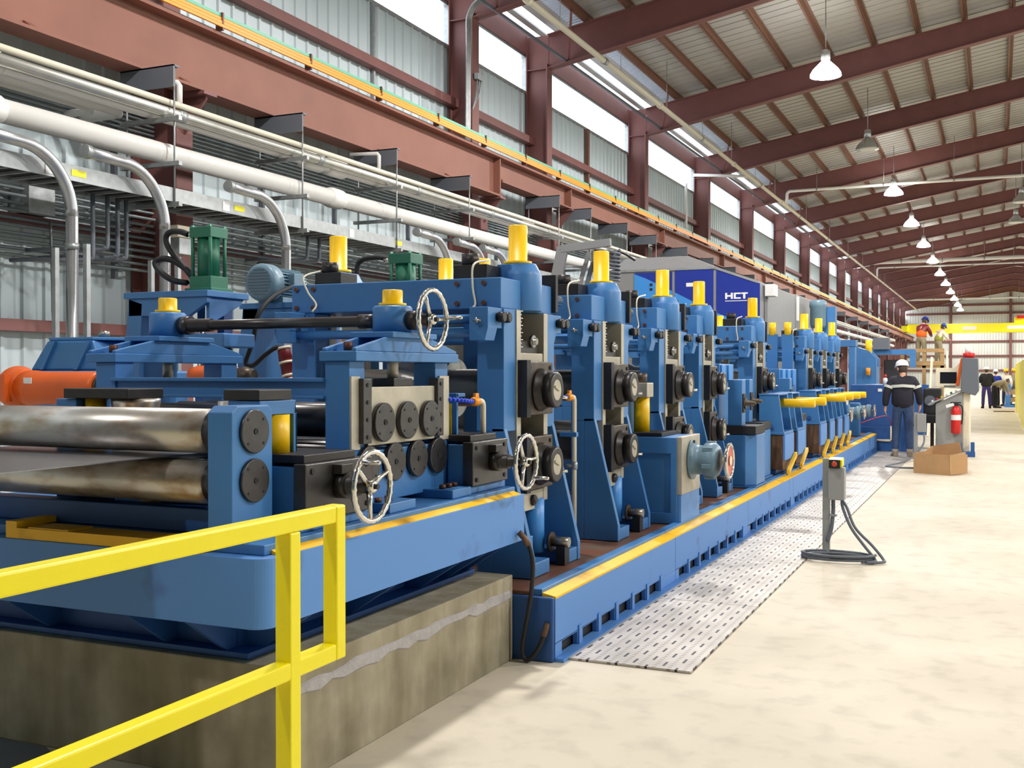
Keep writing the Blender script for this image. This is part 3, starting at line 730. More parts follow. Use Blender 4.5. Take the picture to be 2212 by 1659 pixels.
# ------------------------------------------------------------ mill stand
XC = -3.43
def make_stand(y0, label):
    t = Thing('mill_stand', label, 'mill stand', (XC, y0, ZB), 'mill stands')
    def both(name, mb, m, bevel=0.0, label=None):
        a = t.part(name, mb, m, bevel, label=label); b = t.part(name, mb.mirror(0, XC), m, bevel, label=label); return a, b
    # posts
    p = MB()
    p.box(-2.845, -2.67, y0, y0+0.17, 1.25, 1.985); p.box(-2.845, -2.67, y0+0.665, y0+0.80, 1.25, 1.985)
    p.box(-2.845, -2.75, y0, y0+0.17, ZB, 1.25); p.box(-2.845, -2.75, y0+0.665, y0+0.80, ZB, 1.25)
    p.box(-2.845, -2.80, y0+0.17, y0+0.665, ZB, 0.72)
    both('post', p, 'blue', 0.004)
    for ya, yb in ((y0, y0+0.045), (y0+0.755, y0+0.80)):
        both('gusset_plate', MB().prism([(-2.75, 1.27), (-2.67, 1.27), (-2.662, 1.24), (-2.485, 0.50), (-2.485, ZB), (-2.75, ZB)], 'y', ya, yb), 'blue', 0.004)
    f = MB().prism([(-2.75, ZB), (-2.49, ZB), (-2.49, .47), (-2.60, .47), (-2.60, .60), (-2.62, .60), (-2.68, .74), (-2.75, .74)], 'y', y0+0.045, y0+0.28)
    both('foot_block', f, 'blue', 0.005)
    both('foot_pad', MB().box(-2.75, -2.49, y0+0.60, y0+0.755, ZB, 0.47), 'blue', 0.005)
    t.part('guide_sleeve', MB().cyl((-2.70, y0+0.52, 0.46), (-2.70, y0+0.52, 0.80), 0.07, n=18), 'skyb')
    c = MB(); c.cyl((-2.60, y0+0.56, 0.52), (-2.585, y0+0.56, 0.52), 0.065, n=20)
    cb = t.part('clamp_washer', c, 'chock')
    t.part('clamp_screw', MB().cyl((-2.585, y0+0.56, 0.525), (-2.47, y0+0.56, 0.525), 0.032, n=18), 'steel', sub=cb)
    t.part('clamp_bracket', MB().box(-2.545, -2.485, y0+0.52, y0+0.60, ZB, 0.50), 'black', sub=cb)
    # liners, chocks
    l1 = MB().box(-2.86, -2.662, y0+0.17, y0+0.235, 0.78, 1.985)
    l2 = MB().box(-2.86, -2.662, y0+0.60, y0+0.665, 0.78, 1.985)
    both('liner', l1, 'beige', 0.002); both('liner', l2, 'beige', 0.002)
    t.part('back_plate', MB().box(-2.86, -2.82, y0+0.235, y0+0.60, 0.8, 1.985), 'dark')
    sb = t.part('screw_block', MB().box(-2.80, -2.668, y0+0.235, y0+0.60, 1.62, 1.725), 'beige', 0.004)
    t.part('clevis_plate', MB().box(-2.75, -2.69, y0+0.27, y0+0.56, 1.725, 1.80), 'dark', sub=sb)
    t.part('clevis_pin', MB().lathe((-2.69, y0+0.46, 1.80), (1, 0, 0), [(0, .04), (.02, .04), (.02, .022), (.04, .022)], 16), 'steel', sub=sb)
    sc_ = MB()
    for k in range(11): sc_.box(-2.700, -2.664, y0+0.236, y0+0.252+0.02*(k % 2 == 0), 1.76+0.022*k, 1.764+0.022*k)
    t.part('scale_marks', sc_, 'label')
    for zc, nm in ((1.505, 'upper_chock'), (1.04, 'lower_chock')):
        h = 0.165
        ck = t.part(nm, MB().box(-2.70, -2.615, y0+0.205, y0+0.64, zc-h, zc+h), 'chock', 0.006)
        t.part('keeper_plate', MB().box(-2.66, -2.600, y0+0.185, y0+0.245, zc-h-.01, zc+h+.01), 'black', sub=ck)
        yc = y0+0.425
        t.part('bearing_hub', MB().lathe((-2.615, yc, zc-.01), (1, 0, 0), [(0, .135), (.015, .135), (.018, .118), (.045, .118), (.048, .105), (.06, .105), (.062, .112), (.115, .112), (.12, .10), (.12, .07), (.108, .068)], 28), 'dark', sub=ck)
        hb = MB().cyl((-2.507, yc, zc-.01), (-2.497, yc, zc-.01), 0.066, n=24)
        hb.bar((-2.497, yc-0.05, zc+.012), (-2.497, yc+0.02, zc-.012), 0.012, 0.018, (1, 0, 0))
        t.part('hub_cap', hb, 'beige', sub=ck)
        t.part('grease_nipple', MB().cyl((-2.56, yc+0.09, zc-.06), (-2.47, yc+0.11, zc-.06), 0.010, n=8), 'chrome', sub=ck)
        for dy in (0.05, 0.38):
            t.part('chock_bolt', MB().cyl((-2.615, y0+0.215+dy, zc+h-.035), (-2.607, y0+0.215+dy, zc+h-.035), 0.014, n=8), 'black', sub=ck)
        rear = t.part(nm, MB().box(-4.245, -4.16, y0+0.205, y0+0.64, zc-h, zc+h), 'chock', 0.006)
    wb = t.part('wedge_block', MB().box(-2.75, -2.665, y0+0.235, y0+0.60, 0.74, 0.86), 'beige', 0.004)
    t.part('wedge_screw', MB().lathe((-2.665, y0+0.42, 0.80), (1, 0, 0), [(0, .035), (.02, .035), (.02, .02), (.03, .02)], 14), 'dark', sub=wb)
    # rolls
    for zc, nm, s_ in ((1.505, 'upper_roll', 1.0), (1.04, 'lower_roll', 0.95)):
        yc = y0+0.425
        t.part(nm, MB().lathe((-4.2, yc, zc), (1, 0, 0), [(0, .07), (.1, .07), (.1, .12*s_), (.62, .12*s_), (.62, .19*s_), (.66, .20*s_), (.70, .195*s_), (.76, .165*s_), (.86, .165*s_), (.92, .195*s_), (.96, .20*s_), (1.0, .19*s_), (1.0, .12*s_), (1.36, .12*s_), (1.36, .07), (1.5, .07)], 32), 'roll')
    # bridge and screw housings
    b = t.part('bridge', MB().box(-4.19, -2.69, y0, y0+0.80, 1.987, 2.172), 'blue', 0.006)
    for x in (-4.15, -4.02, -2.98, -2.80):
        for z in (2.02, 2.14):
            t.part('bolt', MB().cyl((x, y0-0.014, z), (x, y0, z), 0.016, n=6), 'obolt', sub=b)
    hs = MB(); hs.lathe((-2.735, y0+0.41, 1.988), (0, 0, 1), [(0, .128), (.225, .128), (.245, .120), (.298, .092)], 32)
    hs.prism([(-2.92, 2.172), (-2.74, 2.172), (-2.76, 2.28), (-2.85, 2.28)], 'y', y0+0.30, y0+0.52)
    for h_, cx in zip(both('screw_housing', hs, 'blue', 0.004), (-2.76, -4.10)):
        t.part('cap', MB().lathe((cx, y0+0.41, 2.285), (0, 0, 1), [(0, .088), (.018, .088), (.018, .060), (.240, .060), (.246, .054)], 28), 'yel', sub=h_, label='yellow screw cap')
    t.part('cap_eye_bolt', MB().cyl((-2.845, y0+0.10, 1.987), (-2.845, y0+0.10, 2.03), 0.011, n=8), 'steel')
    gb = t.part('gear_head', MB().box(-3.06, -2.83, y0+0.10, y0+0.30, 2.172, 2.265), 'dark', 0.004)
    t.part('drive_cap', MB().cyl((-2.97, y0+0.16, 2.265), (-2.97, y0+0.16, 2.335), 0.055, n=20), 'dark', sub=gb)
    gb2 = t.part('gear_head', MB().box(-4.08, -3.88, y0+0.10, y0+0.30, 2.172, 2.255), 'dark', 0.004)
    t.part('drive_cap', MB().cyl((-4.0, y0+0.16, 2.255), (-4.0, y0+0.16, 2.325), 0.055, n=20), 'dark', sub=gb2)
    pl = t.part('worm_plate', MB().box(-2.82, -2.66, y0+0.80, y0+0.845, 2.0, 2.25), 'black', 0.004)
    t.part('worm_shaft', MB().lathe((-2.735, y0+0.845, 2.09), (0, 1, 0), [(0, .05), (.05, .05), (.05, .034), (.20, .034)], 18), 'chrome', sub=pl)
    # brackets, bolts, tie rods
    for ya, yb, nm, yy in ((y0-0.20, y0, 'near_bracket', y0-0.10), (y0+0.80, y0+0.95, 'far_bracket', y0+0.87)):
        k = MB(); k.box(-2.80, -2.68, ya, yb, 1.865, 1.985); k.prism([(-2.80, 1.79), (-2.70, 1.79), (-2.68, 1.865), (-2.80, 1.865)], 'y', ya, ya+0.07 if nm == 'far_bracket' else yb-0.07)
        a_, _ = both(nm, k, 'blue', 0.004)
        for dy in ((-0.02, 0.06) if nm == 'near_bracket' else (-0.045, 0.035)):
            t.part('bolt', MB().lathe((-2.68, yy+dy+.05, 1.93), (1, 0, 0), [(0, .026), (.012, .026), (.012, .032), (.04, .032), (.05, .026)], 16), 'dark', sub=a_)
        if nm == 'near_bracket':
            t.part('grease_fitting', MB().tube([(-2.745, ya, 1.91), (-2.74, ya-0.03, 1.915), (-2.735, ya-0.035, 1.89)], 0.008, 7).cyl((-2.765, ya-.02, 1.905), (-2.715, ya-.03, 1.905), 0.006, n=6), 'steel', sub=a_)
    for dz in (1.84, 1.92):
        t.part('tie_rod', MB().cyl((-4.06, y0-0.11, dz), (-2.80, y0-0.11, dz), 0.028, n=14), 'blue')
    pts = smoothpath([(-2.83, y0+0.12, 2.29), (-2.86, y0-0.02, 2.25), (-2.86, y0-0.035, 2.12), (-2.845, y0-0.03, 2.02), (-2.845, y0-0.06, 1.99)], 6)
    t.part('grease_hose', MB().tube(pts, 0.0065, 8), 'hose')
    pts = smoothpath([(-4.04, y0+0.12, 2.27), (-4.08, y0-0.02, 2.22), (-4.04, y0-0.035, 2.12), (-3.98, y0-0.03, 2.04), (-3.99, y0-0.06, 1.99)], 6)
    t.part('grease_hose', MB().tube(pts, 0.0065, 8), 'hose')
    return t
ST = make_stand(5.83, 'blue mill stand with the tallest yellow caps, nearest of the row behind the entry leveller')
SPOT = [(7.405, 'second blue mill stand from the camera, just past the upright white coolant pipe', 1.0),
        (9.065, 'third blue mill stand, directly behind the box with the red rimmed handwheel', 1.0),
        (10.44, 'fourth blue mill stand, narrower, in front of the navy welder cabinet', 0.85),
        (13.02, 'fifth blue mill stand, behind the nearest blue cluster brackets', 1.0),
        (16.98, 'sixth blue mill stand, first of the distant close set three', 0.95),
        (18.50, 'seventh blue mill stand, middle of the distant close set three', 0.95),
        (20.10, 'eighth blue mill stand, farthest of the distant close set three', 0.95)]
for y0, lab, sy in SPOT:
    dup(ST.o, (XC, y0, ZB), lab, 'mill stands', (1, sy, 1), () if y0 < 12 else ('gusset_plate', 'foot_block', 'foot_pad', 'lower_chock', 'clamp_washer', 'guide_sleeve'))
# ------------------------------------------------------------ handwheels
def wheel_mesh(c, r, spokes=3, a0=0.4, rim=0.0125, wavy=True):
    """rim in the YZ plane, axis along X"""
    c = Vector(c); P = []; R = []
    n = 72
    for k in range(n):
        th = 2*PI*k/n
        P.append(c + Vector((0, math.cos(th)*r, math.sin(th)*r)))
        R.append(rim*(1.0 + (0.13*math.cos(th*24) if wavy else 0)))
    mb = MB().tube(P, R, 10, closed=True)
    sp = MB()
    for k in range(spokes):
        th = a0 + 2*PI*k/spokes; d = Vector((0, math.cos(th), math.sin(th)))
        sp.tube([c + d*0.02 + Vector((-0.012, 0, 0)), c + d*r*0.5 + Vector((-0.008, 0, 0)), c + d*(r-0.004)], [0.015, 0.011, 0.009], 8)
    sp.lathe(c + Vector((-0.03, 0, 0)), (1, 0, 0), [(0, .026), (.04, .026), (.045, .018)], 18)
    return mb, sp
def handwheel(t, c, r, hub_from, a0=0.4, ha=0.9, m='chrome', hm='chrome'):
    rim, sp = wheel_mesh(c, r, 3, a0)
    wv = t.part('handwheel', rim, m, label='bright handwheel')
    t.part('spokes', sp, hm, sub=wv)
    cv = Vector(c); d = Vector((0, math.cos(ha), math.sin(ha)))*(r-0.004)
    t.part('crank_handle', MB().lathe(cv+d, (1, 0, 0), [(0, .009), (.012, .009), (.02, .012), (.085, .009), (.09, .006)], 12), m, sub=wv)
    t.part('wheel_nut', MB().cyl((c[0]+.015, c[1], c[2]), (c[0]+.028, c[1], c[2]), 0.012, n=6), 'dark', sub=wv)
    t.part('wheel_shaft', MB().cyl((hub_from, c[1], c[2]), (c[0]-.01, c[1], c[2]), 0.018, n=14), 'dark', sub=wv)
    return wv

# ------------------------------------------------------------ entry table
t = Thing('entry_table', 'blue welded entry table on the concrete plinth at the near end of the mill', 'machine base', (-3.5, 4.3, 0.475))
cr_ = [(-4.9, 3.19), (-2.49, 3.19)] + [(-2.49+0.07*math.sin(a), 3.26-0.07*math.cos(a)) for a in [PI/2*k/8 for k in range(1, 9)]] + [(-2.42, 5.56), (-4.9, 5.56)]
t.part('body', MB().prism(cr_, 'z', 0.662, 0.922), 'bluelit', 0.003)
t.part('edge_stripe', MB().prism([(-2.468, .9225), (-2.422, .9225), (-2.468, .940)], 'y', 3.30, 5.52), 'stripe', label='worn yellow edge stripe')
t.part('deck_plate', MB().box(-4.8, -2.468, 3.26, 5.54, 0.9225, 0.962), 'blue', 0.004)
ty = MB(); ty.box(-3.72, -2.72, 3.195, 3.34, 0.923, 0.966); ty.box(-3.72, -3.66, 3.195, 4.1, 0.966, 0.992); ty.box(-3.6, -3.38, 3.20, 3.33, 0.966, 0.972)
t.part('drip_tray', ty, 'stripe', label='yellow drip tray')
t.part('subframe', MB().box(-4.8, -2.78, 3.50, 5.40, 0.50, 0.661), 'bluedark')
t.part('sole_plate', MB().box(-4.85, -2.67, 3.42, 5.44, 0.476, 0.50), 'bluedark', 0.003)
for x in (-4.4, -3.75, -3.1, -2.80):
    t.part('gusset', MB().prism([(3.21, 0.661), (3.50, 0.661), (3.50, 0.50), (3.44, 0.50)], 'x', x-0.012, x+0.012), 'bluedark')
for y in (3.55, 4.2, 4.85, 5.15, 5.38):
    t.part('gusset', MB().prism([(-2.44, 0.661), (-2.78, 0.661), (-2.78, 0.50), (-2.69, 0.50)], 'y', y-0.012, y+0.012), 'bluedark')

# ------------------------------------------------------------ pinch roll stand
t = Thing('pinch_roll_stand', 'entry pinch roll stand with two long bare steel rolls at the left edge', 'roll stand', (-3.4, 3.39, 0.962))
ch = MB().prism([(3.265, 0.962), (3.515, 0.962), (3.515, 1.455), (3.49, 1.475), (3.30, 1.475), (3.265, 1.45)], 'x', -2.735, -2.62)
t.part('bearing_block', ch, 'blue', 0.005)
t.part('bearing_block', MB().box(-4.80, -4.70, 3.265, 3.515, 0.962, 1.475), 'blue', 0.005)
for z, nm in ((1.372, 'upper_roll'), (1.172, 'lower_roll')):
    t.part(nm, MB().lathe((-4.70, 3.39, z), (1, 0, 0), [(0, .05), (.05, .05), (.05, .088), (1.88, .088), (1.885, .06), (1.97, .06)], 40), 'roll')
    t.part('end_collar', MB().cyl((-2.80, 3.39, z), (-2.736, 3.39, z), 0.085, n=28), 'dark')
for z in (1.375, 1.185):
    d = t.part('bearing_cover', MB().lathe((-2.62, 3.392, z), (1, 0, 0), [(0, .085), (.012, .085), (.015, .082)], 36), 'disc')
    t.part('center_screw', MB().lathe((-2.605, 3.392, z), (1, 0, 0), [(0, .012), (.003, .012), (.003, .007), (.001, .007)], 16), 'black', sub=d)
    for k in range(4):
        a = PI/4+PI/2*k
        t.part('cover_bolt', MB().cyl((-2.605, 3.392+.066*math.cos(a), z+.066*math.sin(a)), (-2.603, 3.392+.066*math.cos(a), z+.066*math.sin(a)), 0.006, n=8), 'black', sub=d)
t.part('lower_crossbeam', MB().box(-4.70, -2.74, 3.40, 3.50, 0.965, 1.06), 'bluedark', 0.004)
mb = MB().box(-4.05, -2.985, -0.8, 4.20, 1.2685, 1.2725)
single('steel_strip', mb, 'strip', 'flat grey steel strip entering between the two bare rolls', 'strip', (-3.5, 3.39, 1.2685))

# ------------------------------------------------------------ edge guides
def edge_guide(y, label, wheel_at, plate_y0, plate_y1, with_rear):
    t = Thing('edge_guide', label, 'edge guide', (-2.7, y, 0.962), 'strip edge guides')
    if with_rear:
        fr = MB(); fr.box(-2.86, -2.70, y-0.15, y+0.095, 1.43, 1.487); fr.box(-2.86, -2.70, y-0.15, y+0.095, 1.0, 1.24); fr.box(-2.86, -2.82, y-0.15, y+0.095, 1.24, 1.43); fr.box(-2.82, -2.70, y+0.078, y+0.095, 1.24, 1.43); fr.box(-2.82, -2.70, y-0.15, y-0.07, 1.24, 1.43)
        t.part('roll_frame', fr, 'blue', 0.003)
        t.part('vertical_roll', MB().cyl((-2.750, y+.008, 1.262), (-2.750, y+.008, 1.428), 0.066, n=26), 'yel', label='yellow vertical roll cover')
        t.part('roll_seat', MB().cyl((-2.757, y, 1.241), (-2.757, y, 1.262), 0.045, n=20), 'black')
        t.part('arm_plate', MB().prism([(-2.88, y-0.155), (-2.70, y-0.155), (-2.70, y+0.065), (-2.88, y+0.065)], 'z', 1.489, 1.533), 'dark', 0.004)
        t.part('guide_roll', MB().lathe((-2.97, y, 1.24), (0, 0, 1), [(0, .09), (.16, .09), (.18, .05), (.24, .05)], 28), 'roll')
    bx = MB(); yb0 = plate_y0 if with_rear else 5.205
    bx.box(-3.25, -2.66, yb0, plate_y1, 1.00, 1.222); bx.box(-2.655, -2.56, plate_y0, plate_y1, 1.00, 1.222); bx.box(-2.66, -2.655, yb0, plate_y1, 1.0, 1.222)
    bx.box(-3.3, -2.56, yb0, plate_y1+0.02, 0.963, 1.0); bx.box(-2.56, -2.52, plate_y0-0.02, plate_y1+.02, .963, 1.0)
    t.part('slide_box', bx, 'blue', 0.005)
    pl = t.part('face_plate', MB().box(-2.56, -2.50, plate_y0-0.01, plate_y1+0.01, 1.005, 1.236), 'disc', 0.004)
    for dy in (plate_y0+0.035, plate_y1-0.035):
        for dz in (1.035, 1.205):
            t.part('face_bolt', MB().cyl((-2.50, dy, dz), (-2.494, dy, dz), 0.012, n=10), 'black', sub=pl)
    wy, wz, wx = wheel_at
    hb = MB(); hb.lathe((-2.50, wy, wz), (1, 0, 0), [(0, .055), (.05, .055), (.05, .04), (.10, .04), (.10, .03), (.14, .03)], 20)
    t.part('screw_hub', hb, 'dark')
    t.part('lock_block', MB().box(-2.50, -2.455, wy-0.05, wy+0.035, wz+0.05, wz+0.09), 'dark', 0.003)
    handwheel(t, (wx, wy, wz), 0.142, -2.38, *wheel_ang.pop(0))
    t.part('top_bar', MB().box(-2.80, -2.53, plate_y0+0.02, plate_y1-0.08, 1.236, 1.27), 'dark', 0.003)
    if with_rear:
        t.part('rear_arm_plate', MB().box(-3.76, -3.39, y-0.155, y+0.065, 1.489, 1.533), 'dark', 0.004)
        t.part('rear_guide_roll', MB().lathe((-3.47, y-.02, 1.28), (0, 0, 1), [(0, .10), (.17, .10), (.19, .105), (.208, .105)], 28), 'roll')
        t.part('rear_frame', MB().box(-3.82, -3.70, y-0.14, y+0.09, 0.962, 1.487), 'blue', 0.004)
        t.part('rear_vertical_roll', MB().cyl((-3.645, y-0.08, 1.28), (-3.645, y-0.08, 1.487), 0.045, n=20), 'yel', label='yellow vertical roll cover')
    return t
wheel_ang = [(0.42, 2.25), (2.2, -0.75)]
edge_guide(3.69, 'edge guide with a chrome handwheel right behind the guard rail end', (3.81, 1.133, -2.34), 3.58, 4.06, True)
edge_guide(5.22, 'edge guide with a chrome handwheel in front of the nearest mill stand', (5.31, 1.123, -2.30), 5.08, 5.50, False)

# ------------------------------------------------------------ leveller
XL = -3.43
t = Thing('leveller', 'blue strip leveller with seven dark round bearing covers and a handwheel on top', 'leveller', (XL, 4.65, 0.962))
def both(name, mb, m, bevel=0.0, label=None):
    return t.part(name, mb, m, bevel, label=label), t.part(name, mb.mirror(0, XL), m, bevel, label=label)
sf = MB()
sf.box(-2.80, -2.67, 4.15, 4.28, 0.99, 1.655); sf.box(-2.80, -2.67, 4.97, 5.11, 0.99, 1.655); sf.box(-2.80, -2.672, 4.28, 4.97, 0.99, 1.235)
both('side_frame', sf, 'blue', 0.004)
both('foot', MB().box(-2.78, -2.50, 4.22, 4.46, 0.963, 1.008), 'blue', 0.004)
both('foot', MB().box(-2.78, -2.50, 4.84, 5.05, 0.963, 1.008), 'blue', 0.004)
for y in (4.25, 4.34, 4.88, 4.95, 5.01):
    t.part('foot_bolt', MB().cyl((-2.58, y, 1.008), (-2.58, y, 1.03), 0.018, n=6), 'obolt')
for ya, yb in ((4.153, 4.225), (5.0, 5.105)):
    t.part('machined_pad', MB().box(-2.672, -2.660, ya, yb, 1.25, 1.585), 'beige')
for ya, yb in ((4.215, 4.288), (4.935, 5.0)):
    g = t.part('gib_strip', MB().box(-2.69, -2.635, ya, yb, 1.275, 1.575), 'disc', 0.003)
    for k in range(4):
        t.part('gib_bolt', MB().cyl((-2.635, (ya+yb)/2, 1.305+0.08*k), (-2.631, (ya+yb)/2, 1.305+0.08*k), 0.010, n=10), 'black', sub=g)
t.part('slide_plate', MB().box(-2.71, -2.655, 4.288, 4.935, 1.262, 1.535), 'beige', 0.003)
for y, z in ((4.40, 1.368), (4.63, 1.370), (4.86, 1.368), (4.29, 1.170), (4.53, 1.172), (4.755, 1.172), (4.97, 1.172)):
    x0 = -2.655 if z > 1.3 else -2.672
    d = t.part('bearing_cover', MB().lathe((x0, y, z), (1, 0, 0), [(0, .0925), (.024, .0925), (.027, .089)], 36), 'disc')
    t.part('center_screw', MB().lathe((x0+.027, y, z), (1, 0, 0), [(0, .014), (.004, .014), (.004, .008), (.001, .008)], 16), 'black', sub=d)
    for k in range(4):
        a = PI/4+PI/2*k
        t.part('cover_bolt', MB().cyl((x0+.027, y+.072*math.cos(a), z+.072*math.sin(a)), (x0+.0295, y+.072*math.cos(a), z+.072*math.sin(a)), 0.006, n=8), 'black', sub=d)
    t.part('leveller_roll', MB().lathe((-4.12, y, z), (1, 0, 0), [(0, .04), (.06, .04), (.06, .078), (1.30, .078), (1.30, .04), (1.39, .04)], 24), 'disc')
br = MB()
br.box(-2.82, -2.62, 4.13, 5.14, 1.655, 1.70)
for xa in (-2.81, -2.65):
    br.prism([(4.14, 1.70), (5.13, 1.70), (5.13, 1.715), (4.86, 1.772), (4.42, 1.772), (4.14, 1.715)], 'x', xa, xa+0.022)
br.box(-2.84, -2.60, 4.42, 4.86, 1.770, 1.797); br.box(-2.80, -2.64, 4.62-0.10, 4.62-0.08, 1.70, 1.771); br.box(-2.80, -2.64, 4.72, 4.74, 1.70, 1.771)
both('top_bridge', br, 'blue', 0.004)
hz_ = MB().lathe((-2.72, 4.62, 1.797), (0, 0, 1), [(0, .098), (.123, .098), (.133, .088)], 28)
a_, b_ = both('screw_housing', hz_, 'blue')
for h_, x in ((a_, -2.72), (b_, -4.14)):
    t.part('cap', MB().lathe((x, 4.62, 1.93), (0, 0, 1), [(0, .068), (.014, .068), (.014, .050), (.075, .050), (.080, .046)], 28), 'yel', sub=h_, label='yellow screw cap')
    t.part('screw_rod', MB().cyl((x, 4.62, 1.56), (x, 4.62, 1.70), 0.028, n=16), 'beige')
    t.part('screw_foot', MB().box(x-0.06, x+0.06, 4.53, 4.71, 1.535, 1.575), 'dark', 0.003)
    t.part('bridge_bolt', MB().cyl((x, 4.22, 1.705), (x, 4.22, 1.745), 0.022, n=6), 'obolt')
t.part('cross_shaft', MB().lathe((-4.04, 4.62, 1.858), (1, 0, 0), [(0, .05), (.06, .05), (.06, .036), (.20, .036), (.20, .027), (1.13, .027), (1.13, .036), (1.23, .036)], 22), 'disc')
t.part('wheel_hub', MB().lathe((-2.625, 4.62, 1.858), (1, 0, 0), [(0, .048), (.06, .048), (.06, .03), (.11, .03)], 20), 'dark')
handwheel(t, (-2.495, 4.62, 1.860), 0.142, -2.56, 0.05, 0.1)
cb = MB(); cb.box(-4.08, -2.80, 4.16, 4.25, 1.485, 1.575); cb.box(-4.08, -2.80, 4.13, 4.16, 1.56, 1.578); cb.box(-4.08, -2.80, 4.13, 4.16, 1.482, 1.497)
t.part('crossbeam', cb, 'blue', 0.003)
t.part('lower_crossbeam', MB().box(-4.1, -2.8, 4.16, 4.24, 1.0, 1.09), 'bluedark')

# ------------------------------------------------------------ behind the entry end
t = Thing('gearbox', 'blue gearbox housing by the wall at the left, above the orange drive shaft', 'gearbox', (-7.0, 6.9, 0))
gb = MB(); gb.prism([(-7.40, 1.62), (-6.60, 1.62), (-6.70, 1.87), (-7.20, 1.87)], 'y', 6.6, 7.3)
gb.box(-7.5, -6.4, 6.55, 7.4, 0.0, 1.62)
t.part('housing', gb, 'blue', 0.02)
t.part('top_cover', MB().prism([(-7.19, 6.61), (-6.71, 6.61), (-6.45, 7.0), (-6.5, 7.29), (-7.19, 7.29)], 'z', 1.87, 1.895), 'blue', 0.006)
for x in (-7.1, -6.72): t.part('rib', MB().prism([(x-0.16, 1.63), (x-0.12, 1.63), (x+0.02, 1.86), (x-0.02, 1.86)], 'y', 6.57, 6.61), 'blue')
t.part('breather_cap', MB().lathe((-6.87, 6.9, 1.895), (0, 0, 1), [(0, .035), (.01, .035), (.01, .045), (.06, .045)], 18), 'steel')
t = Thing('drive_shaft', 'orange universal joint drive shaft lying across at the left edge', 'drive shaft', (-6.2, 5.3, 1.52))
ys_, zs_ = 5.35, 1.50
t.part('tube', MB().lathe((-6.05, ys_, zs_), (1, 0, 0), [(0, .12), (.12, .118), (.2, .112), (.66, .112), (.70, .106)], 32), 'orange')
t.part('spline_end', MB().lathe((-5.36, ys_, zs_), (1, 0, 0), [(0, .09), (.03, .09), (.03, .05), (.35, .05)], 24), 'chock')
yk = MB(); yk.ball((-6.10, ys_, zs_), (.16, .135, .15), 20, 14)
yk.prism([(-6.32, ys_-0.13), (-6.05, ys_-0.16), (-6.05, ys_-0.08), (-6.32, ys_-0.09)], 'z', zs_-0.09, zs_+0.09)
t.part('yoke', yk, 'orange')
cr = MB().lathe((-6.30, ys_-0.20, zs_), (0, 1, 0), [(0, .075), (.02, .09), (.40, .09), (.42, .075)], 24)
t.part('joint_cross', cr, 'orange')
t.part('flange', MB().cyl((-6.62, ys_, zs_), (-6.42, ys_, zs_), 0.13, n=28), 'orange')
t.part('paper_tag', MB().box(-5.93, -5.86, ys_-0.1125, ys_-0.106, zs_+0.03, zs_+0.07), 'label')
t = Thing('drive_shaft', 'orange drive shaft end seen under the rear leveller bridge', 'drive shaft', (-4.5, 6.0, 1.5), None)
t.part('tube', MB().lathe((-4.95, 5.75, 1.575), (1, 0.15, 0), [(0, .06), (.05, .075), (.30, .08), (.36, .06)], 24), 'orange')
t.part('yoke', MB().lathe((-4.60, 5.80, 1.575), (1, 0.15, 0), [(0, .06), (.05, .07), (.12, .05)], 20), 'chock')
t.part('bearing_pedestal', MB().box(-4.86, -4.70, 5.68, 5.88, 0.0, 1.52), 'bluedark')

def cyl_table(y, x0, x1, zt, label):
    t = Thing('spindle_stand', label, 'stand', ((x0+x1)/2, y, 0), 'spindle stands')
    t.part('top_plate', MB().box(x0, x1, y, y+0.46, zt-0.045, zt), 'blue', 0.004)
    f = MB(); f.box(x0+0.03, x1-0.33, y+0.02, y+0.08, zt-0.17, zt-0.045)
    f.prism([(x1-0.33, zt-0.045), (x1-0.02, zt-0.045), (x1-0.02, zt-0.085), (x1-0.33, zt-0.26)], 'y', y+0.02, y+0.06)
    f.prism([(y+0.06, zt-0.045), (y+0.44, zt-0.045), (y+0.40, zt-0.09), (y+0.06, zt-0.24)], 'x', x1-0.06, x1-0.03)
    t.part('apron', f, 'blue', 0.003)
    lg = MB().prism([(x0+0.03, zt-0.045), (x0+0.16, zt-0.045), (x0+0.02, 0), (x0-0.20, 0)], 'y', y+0.02, y+0.42)
    t.part('leg', lg, 'blue', 0.004)
    t.part('leg', MB().box(x1-0.16, x1-0.10, y+0.30, y+0.40, 0, zt-0.045), 'bluedark', 0.004)
    t.part('guide_rod', MB().cyl((x1-0.22, y+0.20, 1.5), (x1-0.22, y+0.20, zt-0.045), 0.028, n=16), 'chrome')
    t.part('spindle_carrier', MB().box(x1-0.36, x1+0.10, y+0.05, y+0.40, 1.78, 1.88), 'blue', 0.01)
    t.part('spindle_rod', MB().cyl((x1+0.02, y+0.18, 1.25), (x1+0.02, y+0.18, 1.78), 0.034, n=16), 'steel')
    return t
cyl_table(5.97, -5.76, -5.0, 2.18, 'blue stand carrying the tall green cylinder')
